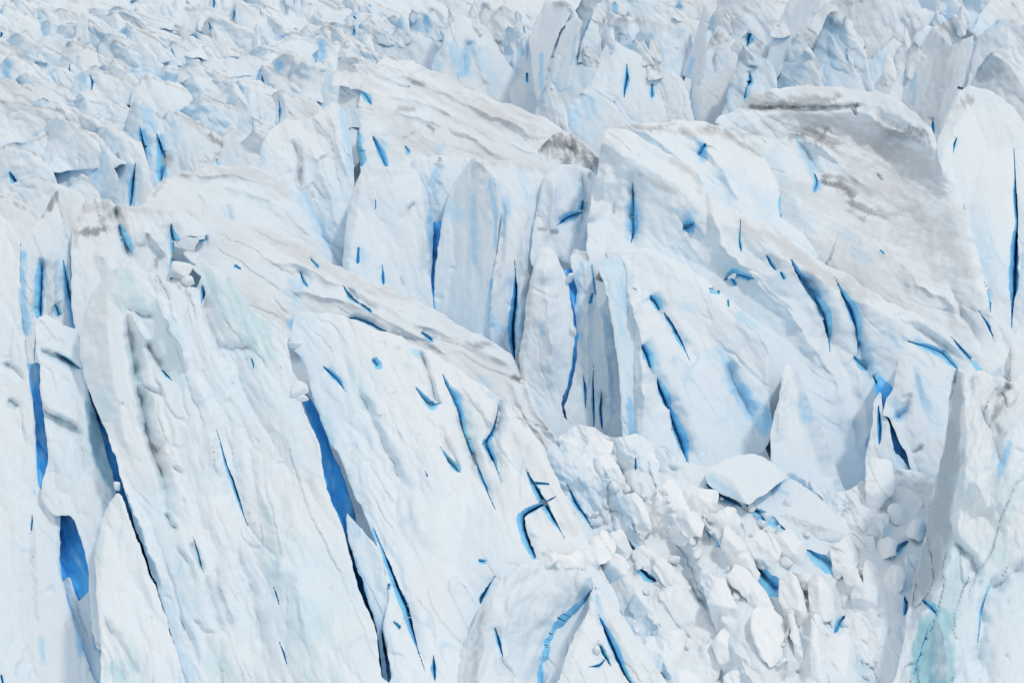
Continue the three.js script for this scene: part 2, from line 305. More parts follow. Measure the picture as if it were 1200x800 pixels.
// right-hand serac at the front
iceMass({ name: 'serac', category: SERAC, label: 'tall pale serac with teal-tinted face and dark grey fluted left edge', o: [1121, 430, 1135, 436, 1155, 438, 1172, 443, 1183, 448, 1215, 452, 1215, 815, 1046, 815, 1050, 790, 1058, 760, 1062, 725, 1068, 690, 1078, 650, 1086, 620, 1091, 590, 1096, 560, 1105, 530, 1110, 505, 1113, 470, 1117, 442],
  s: 0.22, tx: 0.10, at: 800, er: 5, n: [0.9, 1.5], ang: 100, aniso: 2, cool: 0.26, grey: 0.16,
  folds: [[[1123, 430, 1131, 470, 1134, 520, 1131, 570, 1125, 610, 1114, 655, 1098, 692, 1080, 725], 'L', 2.2, 60]],
  ridges: [[[1110, 610, 1122, 640, 1138, 655, 1150, 680], -1.6, 18, 10], [[1178, 668, 1160, 690, 1150, 730, 1148, 800], -1.0, 14, 26], [[1150, 470, 1160, 500, 1172, 530, 1175, 550], -1.3, 16, 14], [[1200, 660, 1180, 680, 1160, 690], -1.2, 16, 16], [[1100, 715, 1108, 760, 1112, 805], 1.6, 30, 10], [[1140, 560, 1150, 580, 1160, 600], 1.0, 20, 20]],
  cracks: [[[1092, 727, 1.4, 1086, 745, 1.8, 1079, 768, 1.8, 1072, 790, 1.4], 3, -4], [[1147, 745, 1.2, 1150, 715, 2, 1158, 690, 1.6], 3, 3], [[1085, 705, 4, 1094, 712, 6, 1098, 718, 2], 2.5, -2]],
  ink: [[[1095, 735, 1092, 770, 1090, 800], 26, 'T', 1], [[1100, 740, 1103, 790], 11, 's', 1], [[1090, 722, 1100, 735], 10, 't', 1], [[1114, 510, 1108, 560, 1100, 610, 1088, 660, 1076, 700], 22, 'S', 1], [[1116, 500, 1112, 560, 1104, 610, 1092, 660], 16, 'S', 1], [[1118, 440, 1120, 480, 1114, 520], 13, 'S', 0.8], [[1080, 700, 1068, 735], 8, 's', 0.6], [[1125, 560, 1130, 600], 20, 't', 0.55], [[1178, 470, 1165, 490, 1175, 510], 10, 'd', 0.45], [[1125, 640, 1120, 700], 30, 't', 0.5], [[1190, 560, 1170, 640], 30, 't', 0.35], [[1182, 450, 1174, 462], 7, 'd', 0.6], [[1185, 520, 1170, 555], 6, 'B', 0.6]] });  // dark ink on the left face: shade painted over dirty grey ice
iceMass({ name: 'serac', category: SERAC, label: 'narrow grey-blue serac sliver at the foot of the tall pale serac', o: [1200, 720, 1215, 720, 1215, 815, 1180, 815, 1184, 780, 1190, 745], s: 0.2, at: 812, dz: -6, cool: 0.4, grey: 0.3, folds: [[[1203, 720, 1196, 760, 1192, 810], 'L', 2, 30]], ink: [[[1190, 760, 1184, 800], 6, 'B', 0.7]] });
iceMass({ name: 'serac', category: SERAC, label: 'jagged serac shoulder rising behind the tall pale serac', o: [1177, 460, 1178, 430, 1184, 404, 1193, 385, 1203, 372, 1216, 362, 1216, 500, 1190, 470], s: 0.4, tx: -0.1, at: 700, cool: 0.2, folds: [[[1186, 400, 1183, 430, 1190, 455], 'L', 1.5, 30]], ink: [[[1186, 410, 1184, 440], 8, 'g', 0.6]] });

// bottom centre: the split mound
iceMass({ name: 'ice_mound', category: 'ice mound', label: 'curved ice leaf bent over beside the split in the low mound', o: [692, 693, 700, 690, 712, 700, 728, 718, 745, 740, 758, 758, 770, 780, 782, 815, 654, 815, 657, 790, 666, 760, 678, 735, 690, 712],
  s: 0.5, at: 815, dz: -4, n: [0.9, 1.0], ang: 60, er: 8,
  folds: [[[697, 692, 720, 730, 740, 770, 752, 812], 'R', 0.9, 60], [[697, 692, 685, 730, 672, 770, 665, 812], 'L', 0.7, 40]],
  cracks: [[[709, 735, 3, 717, 752, 6, 725, 770, 6, 733, 788, 4, 742, 803, 2], 4, -3], [[703, 754, 2, 708, 765, 4, 714, 776, 2], 3, -2], [[693, 781, 1, 702, 780, 3, 707, 775, 1.5], 2, 0]], ink: [[[700, 700, 704, 730], 8, 'b', 0.8], [[712, 735, 726, 762], 8, 't', 0.7]] });
iceMass({ name: 'ice_mound', category: 'ice mound', label: 'round-shouldered low ice mound with dirty ribbed left rim', o: [532, 815, 536, 775, 544, 750, 554, 730, 564, 705, 580, 686, 600, 667, 618, 657, 640, 652, 662, 656, 680, 664, 695, 680, 700, 705, 690, 735, 672, 760, 655, 815],
  s: 0.55, at: 812, n: [0.8, 0.8], ang: 110, er: 14, grey: 0.2,
  folds: [[[612, 660, 585, 695, 570, 735, 560, 812], 'L', 1.6, 60], [[675, 700, 655, 735, 640, 765, 628, 812], 'R', 1.3, 30]],
  ridges: [[[585, 760, 592, 780, 604, 798], -0.6, 5, 5], [[600, 690, 590, 730, 585, 790], 0.7, 10, 22]],
  cracks: [[[683, 706, 4, 671, 722, 12, 659, 738, 16, 648, 756, 13, 641, 775, 9, 636, 792, 8], 5, 5], [[581, 740, 2, 584, 750, 4, 588, 765, 1.5], 2.5, 1]],
  ink: [[[565, 720, 558, 760, 556, 800], 10, 'd', 0.35], [[570, 730, 564, 790], 14, 's', 0.6], [[605, 700, 600, 740], 14, 's', 0.4], [[648, 735, 635, 770], 12, 'b', 0.7]] });

// bottom left
iceMass({ name: 'ice_fin', category: 'ice fin', label: 'pointed ice fin leaning against the long white wall', o: [137, 574, 143, 581, 150, 601, 158, 624, 168, 651, 178, 678, 186, 702, 194, 724, 203, 752, 211, 778, 214, 815, 122, 815, 118, 760, 113, 700, 111, 650, 118, 610, 128, 588], s: 0.3, tx: 0.03, at: 815, dz: -2, cool: 0.25, n: [0.8, 0.8],
  folds: [[[137, 574, 124, 615, 117, 660, 121, 740], 'L', 0.8, 20], [[140, 580, 158, 640, 172, 690], 'R', 0.9, 30]], ridges: [[[120, 715, 132, 745, 140, 785, 150, 805], -0.9, 7, 12], [[130, 735, 150, 770, 165, 800], -0.6, 9, 9]],
  ink: [[[130, 780, 140, 800], 10, 't', 0.8], [[155, 760, 160, 800], 20, 't', 0.4], [[120, 600, 114, 660], 9, 't', 0.4]] });
iceMass({ name: 'ice_wall', category: 'ice wall', label: 'long weathered white ice wall with teal hollows and running grooves', o: [93, 400, 97, 372, 107, 345, 120, 328, 130, 318, 140, 312, 152, 311, 175, 318, 196, 328, 215, 333, 230, 336, 235, 325, 236, 307, 250, 311, 264, 320, 277, 336, 291, 355, 306, 369, 322, 376, 334, 384, 337, 402, 341, 425, 350, 450, 353, 469, 362, 494, 374, 520, 377, 545, 383, 572, 392, 596, 401, 617, 410, 648, 420, 690, 432, 719, 440, 738, 447, 790, 452, 815, 214, 815, 212, 790, 207, 766, 198, 738, 189, 708, 180, 678, 170, 648, 158, 616, 150, 588, 142, 560, 132, 530, 121, 498, 108, 468, 97, 436],
  s: 0.30, tx: 0.10, at: 800, n: [1.1, 1.0], ang: 69, aniso: 3.0, cool: 0.3, grey: 0.12, er: 10,
  folds: [[[140, 312, 127, 345, 124, 380, 130, 430, 145, 500], 'L', 1.2, 40], [[236, 308, 262, 335, 290, 372, 310, 400], 'R', -0.25, 30], [[150, 312, 200, 334, 232, 342, 262, 360, 320, 382], 'R', 0.0, 10]],
  ridges: [[[152, 350, 151, 380, 153, 410, 160, 450, 168, 490, 178, 525, 188, 560, 192, 600], -2.6, 9, 20], [[155, 360, 162, 385, 172, 402], 1.5, 12, 9], [[172, 398, 182, 420, 198, 442], -1.8, 8, 12], [[180, 345, 196, 375, 212, 410, 215, 435], 1.8, 26, 14], [[150, 362, 165, 368, 182, 369], -1.5, 8, 7],
    [[238, 345, 243, 378, 256, 408, 264, 430], -1.3, 6, 20], [[256, 400, 268, 408, 285, 410, 300, 405], -1.0, 10, 12], [[168, 450, 180, 458, 190, 460], -0.9, 6, 6], [[165, 492, 175, 515, 185, 528, 192, 520], -1.2, 8, 8], [[200, 545, 214, 552], -0.5, 5, 6],
    [[192, 600, 200, 617, 208, 620], -0.8, 8, 6], [[224, 635, 232, 655, 237, 670], -0.8, 5, 8], [[205, 640, 220, 662, 226, 690], -0.6, 6, 9], [[238, 672, 250, 715, 262, 745], -0.7, 6, 10], [[255, 660, 262, 700, 275, 735], 0.7, 8, 12], [[208, 718, 222, 745, 232, 780], -0.8, 5, 8], [[228, 725, 237, 740, 250, 742], -0.5, 5, 5],
    [[278, 640, 288, 675, 300, 720, 308, 760], -0.8, 7, 14], [[345, 700, 352, 740], -0.3, 9, 9], [[330, 600, 345, 650, 350, 700, 360, 760], 0.9, 30, 40], [[300, 560, 320, 620, 330, 690], 0.7, 26, 26], [[225, 440, 240, 470, 250, 510, 260, 560], 0.9, 30, 22], [[110, 480, 128, 520, 145, 570, 165, 620, 190, 690], 1.0, 10, 16]],
  cracks: [[[258, 519, 1.2, 264, 543, 2, 271, 562, 3, 278, 582, 3, 284, 600, 1.4], 3, 2], [[237, 337, 2, 237.5, 344, 4, 236, 352, 1.5], 2.5, 2], [[320, 687, 1, 324, 698, 1.8, 327, 710, 1], 2, 1], [[327, 752, 1, 332, 765, 1.8, 336, 778, 1], 2, 1], [[293, 418, 1, 296, 425, 1.8, 297, 432, 1], 2, 1], [[228, 635, 1, 232, 650, 2.2, 236, 664, 1], 2, 1], [[190, 435, 1.5, 195, 440, 2.5, 199, 444, 1], 2, 1]],
  ink: [[[150, 320, 145, 345, 170, 360], 22, 't', 0.5], [[240, 330, 270, 345, 300, 385, 300, 415], 30, 't', 0.6], [[155, 410, 163, 460, 172, 500], 9, 't', 0.6], [[195, 385, 205, 420, 205, 440], 22, 't', 0.4], [[185, 560, 200, 620, 225, 700], 22, 't', 0.3], [[360, 730, 370, 800], 40, 't', 0.4], [[250, 780, 300, 810], 40, 't', 0.4], [[325, 600, 320, 680], 30, 't', 0.3], [[117, 465, 125, 480], 8, 't', 0.5], [[200, 327, 210, 333], 8, 'd', 0.5], [[262, 318, 268, 325], 4, 'd', 0.6], [[265, 640, 258, 700], 10, 'g', 0.4]] });
iceMass({ name: 'ice_ledge', category: 'ice ledge', label: 'white ice splinter wedged inside the long blue crevasse', o: [407, 600, 418, 612, 432, 628, 443, 642, 450, 668, 454, 690, 452, 720, 447, 742, 451, 770, 455, 800, 450, 800, 440, 733, 430, 700, 421, 672, 413, 645, 406, 622], s: 0.3, at: 800, dz: 3, er: 4, n: [0.5, 0.8], cool: 0.35, g: 1.3, ink: [[[410, 605, 420, 625], 10, 'B', 0.7], [[416, 655, 428, 690, 436, 730], 5, 'B', 0.8], [[444, 735, 452, 790], 5, 'B', 0.6]] });
iceMass({ name: 'ice_wall', category: 'ice wall', label: 'broad bright ice slab right of the long blue crevasse', o: [338, 400, 344, 372, 358, 362, 380, 364, 410, 371, 440, 384, 470, 394, 500, 409, 530, 427, 555, 444, 582, 462, 604, 478, 622, 500, 640, 530, 656, 565, 676, 604, 698, 650, 726, 705, 730, 815, 470, 815, 459, 788, 455, 765, 449, 735, 455, 700, 450, 668, 442, 640, 432, 615, 420, 588, 408, 562, 396, 530, 380, 505, 374, 485, 366, 465, 360, 440, 352, 418],
  s: 0.62, tx: -0.06, at: 800, n: [0.9, 0.8], ang: 64, aniso: 2.6, cool: 0.12, er: 8,
  folds: [[[338, 395, 352, 440, 370, 490, 400, 560, 430, 620], 'L', 1.4, 30], [[585, 470, 604, 500, 622, 540, 640, 590, 660, 640], 'R', 0.45, 60]],
  ridges: [[[420, 450, 440, 500, 462, 545, 480, 580], -1.0, 12, 9], [[530, 450, 540, 485, 550, 525, 575, 588], -1.3, 7, 18], [[515, 500, 525, 525, 537, 550], -0.9, 7, 12], [[585, 465, 582, 490, 574, 520, 582, 550], -1.4, 10, 16], [[630, 500, 640, 525, 652, 548], -1.0, 8, 10], [[464, 405, 478, 440, 492, 462], -0.9, 5, 14], [[492, 408, 503, 440, 512, 475], -1.3, 12, 6], [[600, 480, 610, 520, 630, 570, 650, 620], 1.2, 20, 12], [[548, 445, 562, 470, 575, 500], 1.0, 20, 14], [[500, 590, 520, 650, 540, 700], 0.5, 40, 40]],
  cracks: [[[447, 643, 2, 455, 664, 4, 465, 690, 5, 475, 712, 6, 480, 732, 5, 484, 745, 3, 489, 760, 1.5], 5, 3], [[383, 433, 2.5, 391, 440, 4.5, 397, 446, 4, 402, 454, 1.5], 1.6, -1], [[439, 423, 5, 443, 428, 6.5], 1.2, -2], [[491, 458, 2, 500, 469, 5, 507, 476, 7, 512, 474, 2], 1.6, -3], [[526, 454, 3, 534, 468, 5, 540, 484, 4.5, 546, 508, 3, 553, 528, 4], 2.2, -3], [[556, 535, 1.2, 562, 552, 2, 568, 568, 2, 575, 586, 1.2], 2.5, 1], [[582, 489, 1.2, 577, 508, 3, 570, 519, 6, 575, 530, 5, 580, 540, 3, 583, 551, 1.2], 3.5, -2], [[519, 528, 1, 528, 541, 4, 536, 549, 5], 1.0, -3],
    [[622, 563, 3, 628, 574, 5, 636, 588, 6, 645, 605, 5, 655, 619, 1.5], 5, 3], [[636, 590, 3, 622, 597, 5, 611, 605, 6, 612, 620, 6, 619, 640, 5.5, 628, 656, 2.5], 5, 5], [[626, 566, 3, 641, 567, 2], 3, 0], [[632, 505, 1.2, 638, 517, 4, 643, 528, 3, 647, 538, 3, 652, 548, 1.4], 3.5, -3], [[577, 680, 1.2, 570, 692, 3, 564, 702, 4.5, 564, 707, 2], 3, -1], [[508, 772, 1.5, 508, 782, 4.5, 509, 793, 2.5], 2.5, 1], [[563, 657, 4, 567, 658, 4], 1.2, -1], [[462, 729, 2, 468, 735, 3.5], 1.2, -1], [[452, 693, 4, 456, 685, 3], 1, 0], [[498, 552, 1, 501, 558, 1.6], 1, 0], [[376, 582, 1, 380, 586, 1.6], 1, 0]],
  ink: [[[350, 420, 357, 460, 375, 500, 385, 520], 9, 'B', 0.7], [[392, 535, 405, 565, 422, 600, 436, 632], 9, 'B', 0.9], [[365, 470, 378, 490, 386, 515], 9, 't', 0.6], [[486, 411, 492, 414], 10, 'b', 0.8], [[410, 430, 430, 470], 14, 't', 0.35], [[545, 480, 555, 510], 14, 't', 0.4], [[478, 425, 485, 432], 8, 'b', 0.4], [[602, 440, 606, 443], 8, 'd', 0.6], [[540, 468, 534, 460], 5, 'B', 0.5], [[574, 462, 590, 470], 10, 'b', 0.5], [[620, 520, 640, 560, 670, 620], 12, 'g', 0.5]] });
iceMass({ name: 'ice_block', category: 'ice block', label: 'stepped ice block split by two shadowed ledges between blue cracks', o: [41, 374, 54, 368, 72, 379, 91, 389, 95, 415, 97, 436, 105, 464, 115, 494, 123, 526, 131, 552, 136, 575, 140, 620, 150, 665, 118, 760, 108, 740, 105, 700, 103, 668, 97, 640, 88, 615, 81, 600, 72, 601, 60, 600, 49, 586, 49, 566, 56, 540, 53, 510, 50, 480, 47, 455, 46, 430, 42, 405],
  s: 0.4, tx: 0.02, at: 775, dz: 2, er: 7, n: [0.8, 0.9], cool: 0.22,
  ridges: [[[46, 406, 60, 412, 78, 420, 95, 432], -1.8, 12, 5], [[44, 470, 58, 484, 76, 494, 98, 508], -2.2, 26, 6], [[100, 440, 106, 480, 108, 520, 122, 560, 130, 580], 0.7, 20, 10]],
  cracks: [[[66, 414, 1, 78, 420, 2.5, 92, 431, 1.6], 2, 0]], folds: [[[96, 420, 99, 470, 100, 520, 115, 560, 135, 590], 'R', 1.2, 30]], ink: [[[108, 480, 115, 530, 125, 565], 14, 't', 0.85], [[55, 488, 75, 494, 92, 506], 9, 't', 0.6], [[52, 413, 62, 416], 7, 't', 0.6]] });  // teal patches paint the cast shadow and ledge shade into the ice colour
iceMass({ name: 'ice_wall', category: 'ice wall', label: 'plain white ice wall on the far side of the left blue crevasses', o: [-20, 252, 5, 256, 22, 278, 23, 320, 25, 370, 30, 410, 33, 440, 38, 470, 41, 500, 42, 535, 44, 566, 52, 580, 62, 590, 70, 600, 70, 625, 70, 655, 75, 690, 84, 720, 96, 755, 108, 790, 112, 815, -20, 815],
  s: 0.42, tx: -0.05, at: 790, dz: 1, n: [0.9, 0.9], cool: 0.16, ang: 80, ridges: [[[0, 425, 15, 430, 28, 445], -1.0, 14, 5], [[8, 470, 14, 472, 20, 480], -0.9, 8, 5], [[38, 610, 38, 680, 45, 740], -0.5, 4, 6]],
  cracks: [[[37, 606, 1, 37, 613, 2, 36, 622, 1], 2, 0], [[1, 792, 2, 3, 802, 2], 2, 0]], folds: [[[22, 278, 24, 350, 30, 410, 40, 520], 'R', 1.5, 14], [[60, 600, 68, 660, 85, 720], 'R', 0.8, 30]], ink: [[[72, 660, 84, 710, 96, 765], 8, 'B', 0.75], [[10, 474, 18, 478], 7, 't', 0.8], [[48, 750, 50, 775], 7, 'b', 0.7], [[24, 340, 26, 390], 7, 'B', 0.7]] });
iceMass({ name: 'ice_ledge', category: 'ice ledge', label: 'crumbling white lip closing the lower end of the left crevasse', o: [70, 690, 80, 676, 92, 700, 104, 690, 112, 705, 124, 815, 84, 815, 76, 750], s: 0.45, at: 800, dz: 1, n: [0.9, 1.4], cool: 0.6, ink: [[[78, 700, 90, 760, 98, 810], 7, 'B', 0.9], [[108, 700, 112, 760], 5, 'B', 0.8]] });
iceMass({ name: 'ice_ledge', category: 'ice ledge', label: 'dark blue ice behind the gap beside the stepped block', o: [84, 430, 108, 455, 150, 560, 180, 640, 220, 760, 216, 815, 190, 790, 150, 640, 110, 520], s: 0.4, at: 790, dz: 6, n: [2.6, 2.2], base: 'D', er: 3 });
iceMass({ name: 'ice_ledge', category: 'ice ledge', label: 'blue ice floor of the narrow crevasse left of the stepped block', o: [28, 425, 60, 430, 66, 480, 70, 590, 50, 600, 36, 560, 26, 440], s: 0.4, at: 790, dz: 6, n: [2.6, 2.2], base: 'D', er: 3, ink: [[[36, 400, 38, 440], 9, 'b', 0.8]] });
iceMass({ name: 'ice_ledge', category: 'ice ledge', label: 'blue inner ice hump deep in the lower left crevasse', o: [60, 560, 90, 580, 108, 640, 116, 740, 118, 815, 80, 815, 64, 740, 56, 650], s: 0.5, at: 800, dz: 7, n: [2.6, 2.2], base: 'D', er: 4 });
iceMass({ name: 'ice_ledge', category: 'ice ledge', label: 'blue inner ice ledge stepping down inside the long crevasse', o: [345, 440, 372, 480, 392, 535, 412, 585, 424, 640, 440, 700, 462, 815, 430, 815, 400, 690, 385, 590, 365, 500], s: 0.4, at: 800, dz: 13, n: [2.6, 2.2], base: 'D', grit: 0, er: 4 });

// the broad shoulder above the front walls
iceMass({ name: 'ice_slope', category: 'ice slope', label: 'layered ice slope running down behind the front walls', o: [228, 288, 238, 274, 262, 269, 300, 268, 332, 276, 362, 291, 395, 310, 420, 322, 450, 333, 490, 350, 520, 368, 550, 386, 575, 398, 600, 418, 618, 446, 632, 480, 660, 520, 700, 580, 700, 640, 660, 640, 610, 520, 560, 470, 470, 420, 350, 395, 335, 408, 310, 392, 240, 330, 222, 308],
  s: 1.1, tx: -0.12, at: 560, n: [1.0, 1.0], ang: 28, aniso: 3.4, grey: 0.35, cool: 0.14, er: 12,
  ridges: [[[300, 300, 360, 315, 420, 345, 480, 375, 540, 400], 1.2, 12, 20], [[330, 340, 390, 350, 450, 375, 500, 400, 530, 425], 1.1, 10, 20], [[395, 372, 430, 376, 462, 392, 490, 400], -1.2, 8, 6], [[405, 340, 415, 350, 430, 358, 440, 368], -1.0, 8, 8], [[545, 400, 570, 410, 600, 430], 1.2, 12, 20], [[610, 445, 630, 480, 660, 530], 1.3, 12, 22], [[590, 440, 610, 470, 640, 520, 670, 580], 1.2, 10, 14]],
  cracks: [[[397, 372, 1.2, 415, 373, 2, 432, 379, 2.6, 447, 386, 2, 462, 393, 1.2], 2.4, 0], [[352, 320, 1, 356, 330, 4, 359, 334, 2], 1.5, -1], [[365, 304, 1.5, 372, 312, 3.5], 1.2, -1], [[404, 338, 1.5, 410, 348, 4, 418, 354, 2], 1.4, -1], [[424, 357, 2, 434, 365, 3.5], 1.2, -1], [[495, 390, 2, 505, 398, 5], 1.4, -1], [[276, 312, 3, 281, 315, 2], 1.2, 0], [[232, 281, 3, 240, 280, 4.5], 2, 0]],
  ink: [[[560, 405, 572, 402], 10, 'd', 0.5], [[602, 441, 608, 444], 7, 'd', 0.9], [[330, 285, 400, 320, 470, 350], 18, 'g', 0.5], [[345, 330, 345, 380], 14, 'b', 0.6], [[345, 375, 352, 395], 12, 'B', 0.9], [[560, 440, 575, 450], 8, 'b', 0.6]] });
iceMass({ name: 'ice_block', category: 'ice block', label: 'dirt-capped low ice block in front of the smooth dome', o: [83, 300, 84, 270, 90, 250, 99, 236, 110, 230, 126, 231, 138, 239, 165, 240, 192, 243, 212, 250, 232, 259, 243, 267, 240, 273, 222, 277, 206, 282, 202, 300, 214, 320, 230, 345, 200, 345, 150, 330, 118, 345, 92, 400, 84, 360],
  s: 0.8, tx: -0.05, at: 560, n: [1.2, 1.0], grey: 0.2, er: 7, ridges: [[[138, 242, 140, 262, 148, 280], -2, 8, 10], [[165, 285, 172, 270, 180, 275, 195, 300], 2.2, 14, 12], [[140, 265, 146, 280, 155, 305], -1.5, 8, 12], [[110, 300, 125, 305, 140, 330], 1, 18, 12]], cracks: [[[142, 268, 3, 147, 280, 7, 153, 292, 4], 2, -2], [[202, 272, 4, 206, 287, 9, 204, 303, 6, 202, 318, 4], 3, -2]],
  ink: [[[88, 272, 105, 272, 122, 268], 10, 'd', 0.7], [[100, 245, 130, 240, 140, 252], 14, 'g', 0.9], [[120, 258, 132, 248], 12, 'd', 0.3], [[92, 255, 88, 285], 9, 'g', 0.8], [[150, 245, 200, 250], 8, 'g', 0.6], [[204, 280, 205, 310], 10, 'B', 0.7], [[182, 305, 182, 312], 5, 'd', 0.5]] });
iceMass({ name: 'ice_pillar', category: 'ice pillar', label: 'white ice pillar slotted with blue cracks below a dirty notch', o: [22, 300, 26, 278, 40, 262, 55, 240, 64, 222, 72, 218, 86, 223, 99, 234, 92, 250, 84, 275, 82, 310, 86, 345, 93, 390, 92, 420, 70, 385, 50, 375, 41, 390, 38, 430, 32, 420, 26, 370, 23, 330],
  s: 0.5, at: 600, n: [0.9, 0.9], cool: 0.25, ridges: [[[48, 300, 46, 335, 44, 372], -1.6, 9, 9], [[60, 290, 60, 330, 58, 372], 1.4, 12, 10], [[76, 312, 84, 350, 90, 385], -1.2, 9, 6]],
  cracks: [[[46, 313, 4, 46, 322, 6, 45, 345, 6, 45, 366, 7], 3, 3], [[75, 318, 2, 79, 345, 4, 87, 372, 5, 89, 384, 2], 3, 2], [[64, 358, 2, 68, 368, 6], 2, 0]],
  ink: [[[66, 222, 60, 238, 48, 254], 7, 'd', 0.7], [[36, 258, 33, 262], 5, 'd', 0.8], [[24, 300, 27, 350, 30, 390], 8, 'B', 0.8], [[76, 315, 82, 350, 90, 385], 9, 'B', 0.8], [[45, 320, 46, 365], 9, 'B', 0.6], [[80, 235, 84, 260], 14, 'g', 0.4]] });
iceMass({ name: 'ice_dome', category: 'ice dome', label: 'smooth pale ice dome with a plain rounded back', o: [170, 236, 180, 222, 192, 210, 208, 202, 235, 197, 262, 195, 285, 193, 304, 196, 322, 206, 345, 225, 362, 250, 380, 278, 398, 312, 408, 340, 330, 345, 250, 320, 200, 300, 178, 270],
  s: 1.15, tx: -0.1, at: 430, n: [0.8, 0.6], ang: 30, grey: 0.2, er: 14, ridges: [[[200, 205, 240, 204, 280, 206, 320, 220], 1.4, 10, 20], [[240, 215, 290, 225, 340, 250, 370, 290], 1.0, 16, 22], [[232, 225, 236, 240, 234, 255], -0.6, 4, 6], [[268, 240, 272, 260], -0.6, 5, 7]], ink: [[[190, 215, 180, 228], 7, 'd', 0.3], [[215, 203, 260, 202, 300, 205, 330, 225], 16, 'g', 0.7], [[265, 240, 270, 255], 10, 'b', 0.5], [[345, 225, 375, 270, 395, 305], 8, 'b', 0.5]] });

// the rubble slope in the middle
iceMass({ name: 'rubble_slope', category: 'ice rubble', label: 'tumbled white ice rubble slope below the pillars and spires', o: [640, 535, 655, 512, 668, 500, 690, 498, 704, 505, 722, 512, 745, 505, 770, 520, 798, 536, 830, 545, 870, 538, 910, 548, 945, 560, 980, 578, 1005, 566, 1035, 552, 1068, 546, 1095, 562, 1112, 600, 1112, 700, 1100, 830, 560, 830, 640, 660, 690, 640],
  s: 1.15, tx: -0.03, at: 800, dz: 2, n: [1.8, 2.4], ang: 56, aniso: 2.2, cool: 0.16, warp: 1.5,
  ridges: [[[690, 520, 720, 570, 760, 640, 800, 690], 1.8, 16, 20], [[720, 540, 745, 590, 770, 640], -1.6, 10, 12], [[770, 560, 800, 620, 830, 680, 850, 740], 2.0, 18, 22], [[820, 600, 850, 650, 880, 700], 1.8, 16, 18], [[790, 640, 820, 700, 850, 760], -1.6, 12, 14], [[740, 690, 770, 740, 790, 800], 1.8, 16, 18], [[860, 640, 890, 680, 905, 720], -1.6, 14, 14], [[935, 700, 925, 750, 920, 800], 2.0, 10, 14], [[960, 705, 948, 750, 945, 800], 2.2, 12, 18], [[980, 680, 990, 730, 1000, 790], -1.6, 12, 12], [[900, 610, 950, 650, 985, 680], 1.4, 14, 16], [[1020, 560, 1030, 600, 1040, 640], 1.4, 14, 14], [[850, 750, 870, 780, 890, 812], 1.6, 20, 14]],
  cracks: [[[730, 630, 3, 738, 642, 7, 748, 655, 5], 4, 3], [[750, 668, 4, 758, 676, 7, 766, 680, 3], 5, 4], [[887, 668, 6, 898, 680, 14, 908, 690, 14, 918, 694, 5], 3.5, 3], [[948, 647, 4, 960, 656, 10, 972, 664, 10, 981, 672, 3], 3.5, 3], [[1040, 650, 4, 1050, 646, 8, 1061, 637, 4], 3.5, 0], [[697, 650, 6, 708, 660, 10, 716, 668, 4], 3, 3], [[830, 625, 1.5, 836, 634, 5, 843, 640, 2], 3, 1], [[838, 733, 1.5, 841, 742, 5, 842, 748, 2], 3, 1], [[980, 738, 4, 984, 730, 6, 988, 724, 3], 3, 0], [[648, 655, 5, 654, 656, 7], 2, 0], [[920, 773, 3, 915, 774, 4], 2, 0], [[1061, 702, 2, 1063, 710, 5, 1061, 718, 3], 3, 0], [[775, 700, 1.2, 780, 702, 2], 2, 0], [[688, 672, 1.5, 692, 678, 3], 2, 0], [[934, 532, 2, 935, 545, 5, 939, 556, 3], 3, 1], [[745, 538, 1, 745, 548, 3], 2, 0], [[668, 575, 1.5, 675, 590, 4, 690, 612, 2], 3, 1], [[834, 572, 4, 850, 583, 7, 864, 590, 3], 4, 2], [[880, 594, 5, 893, 604, 8, 906, 612, 7, 915, 618, 3], 4, 2]],
  ink: [[[700, 500, 715, 512], 8, 'g', 0.6], [[712, 504, 716, 515], 6, 's', 0.8], [[895, 660, 905, 685], 14, 'b', 0.7], [[740, 600, 745, 640], 9, 'b', 0.5], [[820, 690, 840, 720], 14, 'b', 0.5], [[800, 650, 815, 670], 12, 'b', 0.4], [[720, 570, 735, 600], 8, 'b', 0.5], [[940, 790, 935, 812], 10, 's', 0.6], [[1010, 770, 1020, 800], 16, 't', 0.5], [[870, 800, 840, 795], 10, 'b', 0.5], [[975, 640, 980, 665], 10, 'b', 0.4]] });

